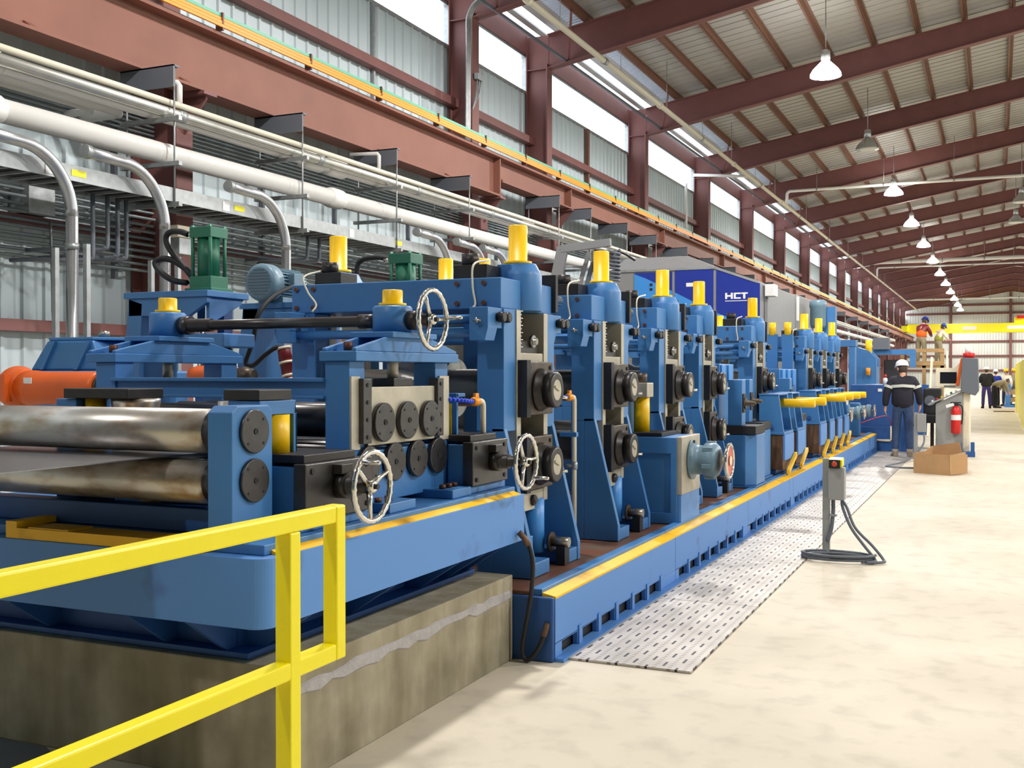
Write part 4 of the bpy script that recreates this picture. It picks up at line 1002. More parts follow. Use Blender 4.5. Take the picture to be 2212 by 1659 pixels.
def green_cyl(x, y, z0, z1, label):
    t = Thing('hydraulic_cylinder', label, 'cylinder', (x, y, z0), 'green hydraulic cylinders')
    h = z1-z0; r = 0.095
    t.part('barrel', MB().cyl((x, y, z0+0.10), (x, y, z1-0.07), r*0.82, n=28), 'green')
    c = MB(); c.box(x-r, x+r, y-r, y+r, z0+0.02, z0+0.11); c.box(x-r*1.25, x+r*1.25, y-r*1.25, y+r*1.25, z0, z0+0.025)
    t.part('foot_head', c, 'green', 0.004)
    t.part('top_head', MB().box(x-r, x+r, y-r, y+r, z1-0.09, z1-0.015), 'green', 0.004)
    for a in (-1, 1):
        for b in (-1, 1):
            t.part('tie_rod', MB().cyl((x+a*r*.82, y+b*r*.82, z0+.05), (x+a*r*.82, y+b*r*.82, z1), 0.013, n=10), 'green')
    t.part('port_fitting', MB().cyl((x-r-0.07, y-0.03, z0+.075), (x-r, y-0.03, z0+.075), 0.018, n=10), 'chrome')
    t.part('port_fitting', MB().cyl((x-r-0.07, y-0.03, z1-.055), (x-r, y-0.03, z1-.055), 0.018, n=10), 'chrome')
    return t
green_cyl(-5.16, 6.18, 2.18, 2.655, 'tall green hydraulic cylinder on the blue stand, left of the grey motor')
t = Thing('hydraulic_hose', 'pair of black hydraulic hoses looping left of the tall green cylinder', 'hose', (-5.5, 6.15, 2.2))
p1 = smoothpath([(-5.32, 6.15, 2.60), (-5.40, 6.15, 2.625), (-5.49, 6.15, 2.625), (-5.525, 6.15, 2.58), (-5.49, 6.15, 2.50), (-5.36, 6.16, 2.36), (-5.28, 6.17, 2.27)], 6)
p2 = smoothpath([(-5.32, 6.14, 2.25), (-5.42, 6.10, 2.27), (-5.52, 6.08, 2.335), (-5.565, 6.08, 2.40), (-5.52, 6.10, 2.43), (-5.44, 6.12, 2.415), (-5.35, 6.14, 2.36), (-5.28, 6.15, 2.30)], 6)
t.part('upper_hose', MB().tube(p1, 0.022, 10), 'black'); t.part('lower_hose', MB().tube(p2, 0.022, 10), 'black')
t = Thing('spindle_stand', 'blue stand with a sloped leg under the grey fan cooled motor', 'stand', (-5.4, 7.2, 0), 'spindle stands')
f = MB(); f.box(-5.62, -4.9, 7.1, 7.55, 2.12, 2.165); f.prism([(-5.60, 2.12), (-5.45, 2.12), (-5.58, 0), (-5.85, 0)], 'y', 7.12, 7.5); f.box(-5.60, -5.0, 7.12, 7.18, 1.98, 2.12)
t.part('frame', f, 'blue', 0.004)
t.part('leg', MB().box(-5.0, -4.92, 7.4, 7.5, 0, 2.12), 'blue', 0.004)
t = Thing('electric_motor', 'grey blue fan cooled electric motor between green cylinder and mill stand', 'motor', (-5.35, 7.2, 2.165))
mx, my, mz = -5.33, 6.98, 2.322
t.part('fan_cover', MB().lathe((mx, my, mz), (0, 1, 0), [(0, .115), (.012, .143), (.03, .150), (.13, .150)], 36), 'motor')
gr = MB()
for k in range(9):
    zz = -0.096+0.024*k; hw = math.sqrt(max(0.0, .11**2-zz*zz)); gr.box(mx-hw, mx+hw, my-0.004, my, mz+zz-.004, mz+zz+.004)
t.part('fan_grille', gr, 'dgrey')
bdy = MB().cyl((mx, my+.13, mz), (mx, my+.50, mz), 0.108, n=32)
for k in range(28):
    a = 2*PI*k/28; d = Vector((math.cos(a), 0, math.sin(a)))
    bdy.bar(Vector((mx, my+.14, mz))+d*.116, Vector((mx, my+.48, mz))+d*.116, 0.007, 0.03, d)
t.part('finned_body', bdy, 'motor')
t.part('terminal_box', MB().box(mx+0.10, mx+0.18, my+.22, my+.36, mz-0.02, mz+0.08), 'motor', 0.006)
t.part('mounting_foot', MB().box(mx-.12, mx+.12, my+.15, my+.48, 2.166, 2.21), 'motor', 0.004)
t = Thing('power_plug', 'maroon and cream industrial plug hanging behind the rear post', 'plug', (-4.95, 6.9, 1.5))
px, py = -5.02, 6.9
t.part('plug_body', MB().lathe((px-0.02, py, 1.80), (0.25, 0, -1), [(0, .045), (.02, .05), (.10, .055), (.10, .05), (.25, .055)], 20), 'dred')
for a in (0.0, 0.11, 0.21): t.part('collar', MB().lathe((px-0.02+.25*a, py, 1.80-a), (0.25, 0, -1), [(0, .06), (.018, .06)], 20), 'bone')
t.part('socket_base', MB().lathe((px+0.05, py, 1.56), (0.25, 0, -1), [(0, .06), (.1, .045)], 20), 'bone')
t.part('supply_cable', MB().tube(smoothpath([(-5.16, 7.2, 2.30), (-5.17, 6.95, 2.2), (-5.2, 6.8, 2.05), (-5.25, 6.8, 1.85), (-5.32, 6.8, 1.68), (-5.25, 6.8, 1.66), (-5.15, 6.82, 1.74), (-5.06, 6.85, 1.80), (-5.02, 6.9, 1.78)], 6), 0.018, 8), 'black')
t = Thing('warning_board', 'white board with a blue mark and a red sign behind the sloped blue leg', 'sign', (-5.66, 7.75, 0))
t.part('board', MB().box(-5.86, -5.42, 7.75, 7.80, 0, 1.98), 'label')
t.part('blue_mark', MB().prism([(-5.74, 1.80), (-5.64, 1.80), (-5.665, 1.74), (-5.69, 1.71), (-5.715, 1.74)], 'y', 7.742, 7.75), 'skyb', label='blue triangular mark')
t.part('red_sign', MB().box(-5.75, -5.62, 7.742, 7.75, 1.64, 1.70), 'red', label='red rectangular sign')

# green cylinder and short yellow cap behind the first bridge
green_cyl(-4.02, 7.02, 2.05, 2.50, 'green hydraulic cylinder behind the bridge of the nearest mill stand')
t = Thing('cylinder_stand', 'dark support under the green cylinder between the nearest two stands', 'stand', (-4.02, 7.02, 0))
t.part('column', MB().box(-4.15, -3.9, 6.9, 7.15, 0.385, 2.05), 'bluedark', 0.004)
t = Thing('capped_post', 'short yellow capped post above the bridge of the nearest stand', 'post', (-3.36, 6.95, 0.385))
t.part('column', MB().box(-3.46, -3.26, 6.86, 7.04, 0.385, 2.10), 'blue', 0.004)
t.part('cap', MB().lathe((-3.36, 6.95, 2.10), (0, 0, 1), [(0, .066), (.31, .066), (.316, .06)], 28), 'yel', label='yellow cap')
# ------------------------------------------------------------ coolant pipes
def coolant(y, label, x=-2.60, ztop=1.44, zbot=0.45):
    t = Thing('coolant_pipe', label, 'pipe', (x, y, zbot), 'coolant pipes')
    pts = [(x, y-0.06, ztop)] + arc((x, y-0.03, ztop-0.03), 0.03, PI/2, 0, 5, (0, 1, 0), (0, 0, 1)) + [(x, y, zbot)]
    t.part('riser', MB().tube(pts, 0.016, 10), 'bone')
    t.part('valve', MB().lathe((x, y-0.13, ztop), (0, 1, 0), [(0, .016), (.015, .026), (.03, .018), (.045, .028), (.06, .018), (.07, .018)], 14).box(x-.008, x+.008, y-0.11, y-0.07, ztop+0.02, ztop+0.045), 'ovalve', label='orange valve')
    sg = MB()
    for k in range(8):
        sg.ball((x-0.006*k*k*0.2, y-0.14-0.021*k, ztop+0.002*k), 0.0135, 10, 6)
    t.part('segment_hose', sg, 'loc', label='blue segmented hose')
    t.part('pipe_clamp', MB().box(x-0.10, x+0.022, y-0.02, y+0.02, 1.17, 1.20), 'blue', 0.002)
    t.part('tee_fitting', MB().cyl((x, y, 0.95), (x, y, 1.0), 0.022, n=12).cyl((x-.05, y-.02, .975), (x, y, .975), 0.012, n=10), 'galv')
coolant(5.40, 'cream coolant pipe with orange valve in front of the nearest stand post', -2.60, 1.445, 1.08)
coolant(6.82, 'cream coolant pipe with orange valve standing between the nearest two stands')

# ------------------------------------------------------------ yellow vertical roll and gearbox unit between stands two and three
t = Thing('side_roll_unit', 'blue side roll box with a grey gearbox and a red rimmed handwheel', 'roll stand', (-2.6, 8.75, ZB))
bx = MB(); bx.box(-2.80, -2.34, 8.46, 9.02, ZB, 1.08)
t.part('box', bx, 'blue', 0.006)
fr = MB(); fr.box(-2.80, -2.34, 8.44, 8.46, 0.95, 1.08); fr.box(-2.39, -2.34, 8.44, 8.46, ZB, 0.95); fr.box(-2.80, -2.75, 8.44, 8.46, ZB, 0.95); fr.box(-2.75, -2.39, 8.44, 8.46, ZB, 0.47)
t.part('side_frame', fr, 'blue', 0.003)
t.part('mount_plate', MB().box(-2.345, -2.30, 8.455, 9.03, 0.62, 1.085), 'beige', 0.004)
t.part('lower_plate', MB().box(-2.345, -2.305, 8.455, 9.03, ZB, 0.618), 'bluelit', 0.003)
g = t.part('gearbox_body', MB().lathe((-2.30, 8.75, 0.885), (1, 0, 0), [(0, .16), (.02, .165), (.02, .125), (.10, .118), (.12, .14), (.20, .145), (.23, .12), (.245, .09), (.25, .04)], 28), 'motor')
gl = MB()
for k in range(6):
    a = 2*PI*k/6+.3; gl.box(-2.18, -2.10, 8.75+.14*math.cos(a)-.018, 8.75+.14*math.cos(a)+.018, .885+.14*math.sin(a)-.018, .885+.14*math.sin(a)+.018)
t.part('gearbox_lugs', gl, 'motor', 0.004, sub=g)
t.part('flange_bolt', MB().cyl((-2.285, 8.75, 1.035), (-2.27, 8.75, 1.035), 0.013, n=6), 'black', sub=g)
c_ = Vector((-1.985, 8.75, 0.885))
rim = MB().lathe(c_+Vector((-.018, 0, 0)), (1, 0, 0), [(0, .128), (.004, .143), (.03, .146), (.036, .128), (.022, .120), (.006, .122)], 40, cap=False)
h = t.part('handwheel', rim, 'chrome', label='bright handwheel rim')
t.part('wheel_web', MB().lathe(c_, (1, 0, 0), [(-.006, .123), (.006, .123)], 36), 'copper', sub=h, label='orange red wheel web')
t.part('wheel_hub', MB().lathe(c_+Vector((-.05, 0, 0)), (1, 0, 0), [(0, .025), (.05, .025), (.06, .04), (.065, .04)], 20), 'bone', sub=h)
t.part('vertical_roll', MB().cyl((-2.70, 8.66, 1.11), (-2.70, 8.66, 1.42), 0.066, n=26), 'yel', label='yellow vertical roll cover')
t.part('roll_head', MB().box(-2.775, -2.625, 8.57, 8.75, 1.40, 1.52), 'beige', 0.006)
t.part('head_stem', MB().cyl((-2.70, 8.66, 1.52), (-2.70, 8.66, 1.60), 0.045, n=16), 'chock')
t.part('top_plate', MB().box(-2.86, -2.48, 8.50, 8.95, 1.082, 1.112), 'black', 0.003)
t.part('frame_post', MB().box(-2.86, -2.79, 8.56, 8.80, 1.08, 1.55), 'blue', 0.004)

# yellow strip on a blue frame beside the leveller
t = Thing('roll_guard', 'narrow blue frame with a yellow panel at the right side of the leveller', 'guard', (-2.75, 5.25, 0.962))
t.part('frame', MB().box(-2.80, -2.66, 5.195, 5.215, 1.22, 1.49).box(-2.80, -2.66, 5.195, 5.30, 1.47, 1.49), 'blue', 0.003)
t.part('yellow_panel', MB().box(-2.77, -2.69, 5.19, 5.196, 1.25, 1.435), 'yel', label='yellow panel')
t.part('base', MB().box(-2.82, -2.66, 5.207, 5.30, 1.222, 1.25), 'bluedark')

# ------------------------------------------------------------ blue roll boxes after the fourth stand
def roll_box(y, label, x0=-2.66, x1=-2.32):
    t = Thing('cluster_roll_box', label, 'roll box', ((x0+x1)/2, y, ZB), 'cluster roll boxes')
    t.part('lower_box', MB().prism([(x0, y), (x1-0.10, y), (x1, y+0.10), (x1, y+0.55), (x0, y+0.55)], 'z', ZB+0.02, 0.945), 'blue', 0.01)
    t.part('base_plate', MB().box(x0-.02, x1+.02, y-.02, y+.57, ZB, ZB+0.02), 'blue', 0.003)
    t.part('upper_box', MB().box(x0+.05, x1-0.14, y+0.02, y+0.20, 1.04, 1.53), 'blue', 0.006)
    t.part('slide_plate', MB().box(x0-.02, x1+.01, y, y+0.5, 0.95, 1.04), 'black', 0.004)
    t.part('adjuster', MB().lathe((x1-0.14, y+0.10, 1.28), (1, 0, 0), [(0, .06), (.03, .06), (.03, .03), (.09, .03), (.09, .018), (.13, .018)], 18), 'chock')
    t.part('knob', MB().box(x1-.14, x1-.125, y+.03, y+.17, 1.18, 1.38), 'black', 0.003)
roll_box(11.42, 'tall blue roll box with a black slide just past the red rimmed handwheel')
roll_box(12.28, 'tall blue roll box, second past the red rimmed handwheel', -2.80, -2.42)
roll_box(14.9, 'blue roll box in the shadow between the fifth and sixth stands', -2.75, -2.42)
t = Thing('turret_block', 'low blue block with pale keyed steps between the fourth and fifth stands', 'block', (-2.9, 11.3, ZB))
t.part('block', MB().box(-3.3, -2.72, 11.5, 12.2, ZB, 1.70), 'blue', 0.006)
for j in range(2): t.part('keyed_step', MB().box(-2.73, -2.70, 11.55+.33*j, 11.72+.33*j, 1.50, 1.69), 'skyb', 0.004)
t = Thing('turret_block', 'low blue block with pale keyed steps between the fifth and sixth stands', 'block', (-2.9, 15.0, ZB))
t.part('block', MB().box(-3.4, -2.75, 15.2, 16.6, ZB, 1.66), 'blue', 0.006)
for j in range(3): t.part('keyed_step', MB().box(-2.76, -2.72, 15.3+.42*j, 15.52+.42*j, 1.42, 1.65), 'skyb', 0.004)

def bracket(y, i, w):
    t = Thing('cluster_bracket', 'sloped blue bracket with a yellow roll cover, %s' % nth(i, 6), 'bracket', (-2.45, y, ZB), 'cluster brackets')
    b = MB()
    for ya in (y, y+w-.05): b.prism([(-2.595, 0.90), (-2.305, 0.90), (-2.366, 1.34), (-2.595, 1.34)], 'y', ya, ya+.05)
    b.box(-2.597, -2.36, y-.01, y+w+.01, 1.334, 1.352); b.box(-2.595, -2.45, y+.05, y+w-.05, 0.9, 1.335)
    b.box(-2.597, -2.295, y-.01, y+w+.01, 0.865, 0.90)
    t.part('bracket_frame', b, 'blue', 0.003)
    t.part('roll_cover', MB().lathe((-2.45, y+w*.45, 1.238), (1, 0, 0), [(0, .052), (.462, .052), (.47, .047)], 24), 'yel', label='yellow roll cover')
    t.part('block', MB().box(-2.595, -2.31, y+.005, y+w-.005, ZB+0.06, 0.864), 'rustblk', 0.004, label='brown rusty block')
    t.part('front_plate', MB().box(-2.31, -2.285, y, y+w, 0.56, 0.864), 'bluelit', 0.003)
    t.part('chute_plate', MB().bar((-2.245, y-.02, .43), (-2.262, y+w, .60), .05, .035, (1, 0, 0)), 'stripe', label='yellow sloped plate')
    t.part('chute_leg', MB().box(-2.275, -2.255, y+.02, y+.05, ZB, .47), 'blue')
    t.part('foot', MB().box(-2.59, -2.40, y+.02, y+w-.02, ZB, ZB+.06), 'bluedark')
    t.part('adjusting_bolt', MB().lathe((-2.45, y, 0.955), (0, -1, 0), [(0, .03), (.02, .03), (.02, .018), (.04, .018)], 14), 'bluedark')
for i, (y, w_) in enumerate(((13.02, .62), (13.95, .55), (15.90, .6), (16.85, .52), (17.75, .52), (18.60, .52))): bracket(y, i, w_)
for i, (y, dx) in enumerate(((19.40, -.14), (20.6, -.05), (21.9, 0))):
    t = Thing('gear_drive', 'far gearbox with a coppery handwheel, %s' % nth(i, 3), 'gearbox', (-2.35, y, ZB), 'far gear drives')
    t.part('pedestal', MB().box(-2.60+dx, -2.42+dx, y-.16, y+.2, ZB, 1.02), 'blue', 0.004)
    t.part('gearbox_body', MB().lathe((-2.42+dx, y, 0.875), (1, 0, 0), [(0, .13), (.02, .13), (.02, .10), (.12, .10), (.14, .12), (.2, .12), (.22, .08)], 20), 'motor')
    r_ = MB().lathe((-2.155+dx, y, .875), (1, 0, 0), [(0, .105), (.004, .118), (.024, .12), (.03, .105), (.015, .10)], 28, cap=False)
    hw = t.part('handwheel', r_, 'chrome')
    t.part('wheel_web', MB().lathe((-2.147+dx, y, .875), (1, 0, 0), [(0, .102), (.01, .102)], 24), 'copper', sub=hw)
    t.part('wheel_shaft', MB().cyl((-2.22+dx, y, .875), (-2.15+dx, y, .875), .02, n=12), 'steel', sub=hw)

# ------------------------------------------------------------ far end of the mill
t = Thing('portal_frame', 'far blue portal frame standing past the close set three stands', 'frame', (-3.1, 24.5, 0))
t.part('post', MB().box(-2.93, -2.80, 24.4, 24.7, 0, 2.25), 'blue', 0.004); t.part('post', MB().box(-3.95, -3.80, 24.4, 24.7, 0, 2.25), 'blue', 0.004)
t.part('lintel', MB().box(-3.97, -2.78, 24.38, 24.72, 2.18, 2.32), 'blue', 0.004)
t.part('roll_core', MB().cyl((-3.4, 24.55, .4), (-3.4, 24.55, 2.1), .14, n=20), 'chock')
t = Thing('shear_machine', 'far blue machine with arched arms and one yellow cap beyond the portal frame', 'machine', (-2.9, 26.8, 0))
sm_ = MB(); sm_.box(-3.02, -2.55, 26.4, 27.2, 0, 1.75)
sm_.prism([(-3.02, 1.75), (-2.55, 1.75), (-2.55, 1.95), (-2.72, 2.12), (-3.0, 2.22), (-3.02, 2.0)], 'y', 26.4, 26.6); sm_.prism([(-3.02, 1.75), (-2.55, 1.75), (-2.55, 1.95), (-2.72, 2.12), (-3.0, 2.22), (-3.02, 2.0)], 'y', 27.0, 27.2)
t.part('body', sm_, 'blue', 0.004)
t.part('cap', MB().cyl((-2.76, 26.8, 2.0), (-2.76, 26.8, 2.38), 0.075, n=18), 'yel', label='yellow cap')
t.part('side_cap', MB().cyl((-2.72, 26.3, 1.55), (-2.72, 26.3, 1.72), 0.05, n=14), 'ovalve')
t = Thing('transfer_box', 'large plain blue machine box behind the walking man in the navy jacket', 'machine', (-2.2, 23.9, 0))
t.part('body', MB().box(-2.76, -1.62, 23.35, 25.0, 0, 1.36), 'bluedark', 0.01)
t.part('base', MB().box(-2.75, -1.55, 23.30, 25.0, 0, .5), 'bluedark', 0.006)
t.part('notice', MB().box(-2.22, -2.14, 23.34, 23.35, 1.22, 1.28), 'label', label='small white notice')
t.part('drain_elbow', MB().tube([(-2.25, 23.28, .22), (-1.98, 23.28, .22), (-1.95, 23.28, .25), (-1.95, 23.28, .52)], .025, 10), 'bone')
t = Thing('spray_bottle', 'white bottle with a red cap standing on the far blue machine box', 'bottle', (-2.10, 23.6, 1.36))
t.part('bottle', MB().lathe((-2.10, 23.6, 1.36), (0, 0, 1), [(0, .045), (.12, .045), (.15, .02)], 16), 'label')
t.part('cap', MB().lathe((-2.10, 23.6, 1.51), (0, 0, 1), [(0, .03), (.06, .022)], 14), 'red')
mb = MB().tube(smoothpath([(-2.42, 22.05, .62), (-2.15, 22.7, .72), (-2.0, 23.0, .72), (-1.95, 23.27, .53)], 6), .008, 6)
single('air_hose', mb, 'red', 'thin red hose looping to the elbow on the far blue box', 'hose', (-2.1, 22.8, .55))
t = Thing('run_out_table', 'high blue run out beam beyond the man in the white hard hat', 'machine', (-2.3, 30, 0))
t.part('beam', MB().box(-3.2, -1.92, 29.8, 30.2, 2.08, 2.22), 'blue', 0.004)
t.part('leg', MB().box(-3.2, -3.0, 29.8, 30.2, 0, 2.08), 'blue'); t.part('leg', MB().box(-2.05, -1.92, 29.8, 30.2, 1.75, 2.08), 'blue')
t.part('dark_box', MB().box(-2.95, -2.55, 29.6, 30.0, 2.22, 2.52), 'dgrey')
t.part('tool_head', MB().box(-2.7, -2.25, 29.9, 30.5, 1.3, 1.95), 'black', 0.03)
t.part('lower_body', MB().box(-2.9, -1.6, 29.8, 30.5, 0, 1.3), 'bluedark', 0.01)
t = Thing('vertical_motor', 'grey blue vertical motor on a blue column above the distant stands', 'motor', (-4.05, 28.3, 0))
t.part('column', MB().box(-4.2, -3.75, 28.5, 28.8, 0, 3.3), 'blue', 0.004)
t.part('motor_body', MB().lathe((-4.15, 28.3, 2.75), (0, 0, 1), [(0, .17), (.08, .20), (.50, .20), (.55, .22), (.68, .21), (.72, .12)], 24), 'motor')
for j, (x, y) in enumerate(((-3.12, 16.72), (-2.89, 16.72))):
    t = Thing('capped_post', 'small yellow capped post above the sixth stand bridge, %s of two' % ('left', 'right')[j], 'post', (x, y, ZB), 'small capped posts')
    t.part('column', MB().box(x-.08, x+.08, y-.10, y-.03, ZB, 2.19), 'blue'); t.part('cap', MB().cyl((x, y-.06, 2.175), (x, y-.06, 2.37), .052, n=18), 'yel', label='yellow cap')

# ------------------------------------------------------------ welder cabinet, cabinets, cable arm
t = Thing('welder_cabinet', 'large navy welder cabinet with a light blue swoosh behind the third stand', 'cabinet', (-6.5, 24.5, 0))
X0, X1, Ya, Yb, ZT = -7.72, -4.49, 22.4, 26.9, 3.83
t.part('body', MB().prism([(X0, 0), (X1, 0), (X1, 3.50), (-5.39, ZT), (X0, ZT)], 'y', Ya, Yb), 'greyp', 0.01)
t.part('roof', MB().add([(X0+.02, Ya, ZT), (-5.39, Ya, ZT), (-6.1, Ya+.5, 4.14), (-7.5, Ya+.5, 4.14), (X0+.02, Yb, ZT), (-5.39, Yb, ZT), (-6.1, Yb-.5, 4.14), (-7.5, Yb-.5, 4.14)],
       [(0,1,2,3), (5,4,7,6), (1,5,6,2), (4,0,3,7), (3,2,6,7), (0,4,5,1)]), 'greyp')
t.part('top_rail', MB().bar((X0, Ya-.02, ZT-.02), (-5.39, Ya-.02, ZT-.02), .03, .05).bar((-5.39, Ya-.02, ZT-.02), (X1, Ya-.02, 3.48), .03, .05), 'galv')
t.part('front_panel', MB().box(-7.15, -6.31, Ya-0.02, Ya, 0.4, 3.76), 'navy', 0.004)
t.part('front_panel', MB().box(-6.25, -5.42, Ya-0.02, Ya, 0.4, 3.78), 'navy', 0.004)
t.part('front_panel', MB().prism([(-5.36, .4), (X1+.04, .4), (X1+.04, 3.45), (-5.36, 3.77)], 'y', Ya-.02, Ya), 'navy', 0.004)
t.part('swoosh', MB().prism([(-7.15, 3.74), (-6.9, 3.64), (-6.31, 3.35), (-6.31, 2.3), (-7.15, 2.3)], 'y', Ya-0.024, Ya-.02), 'skyb', label='light blue swoosh')
t.part('swoosh', MB().prism([(-6.25, 3.32), (-5.7, 3.03), (-5.42, 2.90), (-5.42, 2.3), (-6.25, 2.3)], 'y', Ya-0.024, Ya-.02), 'skyb', label='light blue swoosh')
t.part('swoosh', MB().prism([(-5.36, 2.87), (-5.0, 2.72), (-4.7, 2.62), (-4.7, 2.3), (-5.36, 2.3)], 'y', Ya-0.024, Ya-.02), 'skyb', label='light blue swoosh')
for z in (3.37, 3.47): t.part('button', MB().box(-6.80, -6.74, Ya-0.034, Ya-.024, z, z+.055), 'black')
t.part('nameplate', MB().box(-6.0, -5.70, Ya-0.026, Ya-.02, 3.43, 3.51), 'label', label='small white nameplate')
lt = MB(); xb = -5.168; zb_ = 3.145; H = .128
def bb(x0, x1, z0, z1): lt.box(xb+x0, xb+x1, Ya-.026, Ya-.02, zb_+z0*H, zb_+z1*H)
bb(0, .042, 0, 1); bb(.118, .160, 0, 1); bb(.042, .118, .36, .64)
bb(.180, .222, 0, 1); bb(.222, .325, 0, .24); bb(.222, .325, .76, 1)
bb(.335, .470, .76, 1); bb(.375, .420, 0, .76)
t.part('lettering', lt, 'label', label='white capital letters on the navy panel')
t.part('lettering_underline', MB().box(xb, xb+.46, Ya-.026, Ya-.02, zb_-.048, zb_-.034), 'label', label='thin white line under the letters')
t = Thing('white_panel', 'pale panel hanging beside the right end of the navy welder cabinet', 'panel', (-4.35, 22.9, 0))
t.part('panel', MB().box(-4.45, -4.25, 22.9, 23.3, 3.22, 3.47), 'label', 0.01)
t.part('post', MB().box(-4.48, -4.42, 23.05, 23.15, 0, 3.22), 'greyp')
t = Thing('grey_cabinet', 'plain grey cabinet right of the navy welder cabinet', 'cabinet', (-5.1, 28.5, 0), 'grey cabinets')
t.part('body', MB().box(-5.7, -4.52, 24.6+2.6, 29.8, 0, 3.55), 'greyp', 0.02)
t.part('corner_trim', MB().box(-4.52, -4.49, 27.25, 27.5, 2.9, 3.5), 'label')
t = Thing('grey_cabinet', 'lower grey cabinet beyond the tall grey cabinet', 'cabinet', (-5.2, 31.6, 0), 'grey cabinets')
t.part('body', MB().box(-6.3, -5.1, 30.8, 33.5, 0, 3.3), 'greyp', 0.02)
t = Thing('cable_boom', 'grey cantilever cable arm with a spring balancer above the second stand', 'arm', (-4.9, 12, 0))
ax = 12.0
t.part('mast', MB().bar((-4.98, ax, 0), (-4.98, ax, 2.0), .10, .10, (1, 0, 0)), 'greyp')
lf = MB(); lf.bar((-4.98, ax, 1.95), (-4.72, ax, 3.10), .05, .14, (1, 0, 0)); lf.bar((-4.74, ax, 3.08), (-4.12, ax, 3.13), .06, .09)
lf.bar((-4.78, ax+.25, 2.1), (-4.48, ax+.25, 3.06), .03, .05, (1, 0, 0))
for k in range(5): lf.bar((-4.95+.055*k+.03, ax, 2.28+.2*k), (-4.74+.06*k, ax+.25, 2.28+.2*k), .03, .03)
t.part('jib_frame', lf, 'greyp', 0.004)
sp = []
for k in range(97):
    a = 2*PI*k/12; sp.append((-4.18+.025*math.cos(a)*4, ax+.2+.09*math.sin(a), 3.06-.0038*k-0.0))
t.part('spring_cord', MB().tube(sp, .016, 6), 'dgrey')
t.part('support_cable', MB().tube(smoothpath([(-4.4, ax+.2, 3.07), (-4.1, ax+.3, 3.04), (-3.95, ax+.4, 2.95)], 6), .014, 6), 'black')
t.part('cable_bundle', MB().tube(smoothpath([(-4.62, ax+.26, 2.0), (-4.55, ax+.26, 2.5), (-4.42, ax+.26, 2.95), (-4.25, ax+.2, 3.04), (-4.15, ax+.2, 3.03)], 6), .03, 8), 'dgrey')

# ------------------------------------------------------------ aisle: control posts, console, box, barrier
def coil(c, rx, ry, turns, r, rnd, z=0.02):
    pts = []
    for k in range(turns*20+1):
        a = 2*PI*k/20; s_ = 1+0.10*math.sin(a*.43+rnd); pts.append((c[0]+rx*s_*math.cos(a), c[1]+ry*s_*math.sin(a), z+0.028*(k/20)*.55))
    return pts
t = Thing('control_post', 'grey control post with a yellow emergency stop beside the walkway plates', 'post', (-1.335, 9.68, 0), 'control posts')
t.part('post', MB().box(-1.375, -1.315, 9.66, 9.72, 0, .86), 'panelgrey', 0.004)
t.part('base_plate', MB().box(-1.41, -1.24, 9.60, 9.78, 0, .012), 'galv', 0.002)
t.part('enclosure', MB().box(-1.322, -1.185, 9.60, 9.72, .505, .785), 'panelgrey', 0.008)
e_ = t.part('stop_housing', MB().prism([(9.60, .79), (9.70, .80), (9.70, .87), (9.60, .855)], 'x', -1.318, -1.20), 'saf', 0.006, label='yellow stop housing')
t.part('stop_shroud', MB().box(-1.314, -1.218, 9.585, 9.60, .782, .855), 'black', 0.004, sub=e_)
t.part('stop_button', MB().lathe((-1.266, 9.585, .818), (0, -1, 0), [(0, .02), (.012, .024), (.02, .018)], 16), 'copper', sub=e_)
t.part('clamp', MB().box(-1.31, -1.255, 9.64, 9.70, .36, .38), 'galv')
t.part('short_lead', MB().tube(smoothpath([(-1.285, 9.66, .51), (-1.285, 9.66, .40), (-1.30, 9.66, .25), (-1.33, 9.64, .14)], 5), .017, 8), 'dgrey')
t = Thing('power_cable', 'grey cable coiled on the floor round the foot of the control post', 'cable', (-1.2, 9.6, 0), 'control post cables')
for j in range(2):
    o = .035*j
    t.part('drop_lead', MB().tube(smoothpath([(-1.21, 9.64, .51), (-1.20+o, 9.63, .44), (-1.13+o, 9.60, .28), (-1.02+o*2, 9.56, .14), (-.93+o*2, 9.52, .04), (-.925+o*2, 9.46, .022), (-1.02+o, 9.40, .02)], 6), .0125, 8), 'dgrey')
t.part('coil', MB().tube(coil((-1.22, 9.52), .28, .16, 3, .0125, .6), .0125, 8), 'dgrey')

t = Thing('control_post', 'second grey control post partly behind the walking man', 'post', (-1.36, 21.5, 0), 'control posts')
t.part('post', MB().box(-1.40, -1.34, 21.47, 21.53, 0, .86), 'panelgrey', 0.004)
t.part('base_plate', MB().box(-1.44, -1.26, 21.4, 21.6, 0, .012), 'galv')
t.part('enclosure', MB().box(-1.345, -1.19, 21.42, 21.55, .50, .84), 'panelgrey', 0.008)
t = Thing('power_cable', 'dark cable lying on the floor behind the cardboard box', 'cable', (-1.4, 20.5, 0), 'control post cables')
t.part('lead', MB().tube(smoothpath([(-1.22, 21.45, .50), (-1.22, 21.3, .3), (-1.35, 21.0, .1), (-1.5, 20.2, .03), (-1.68, 19.4, .02), (-1.66, 19.2, .02), (-1.45, 19.1, .02), (-1.12, 19.15, .02)], 6), .016, 8), 'dgrey')

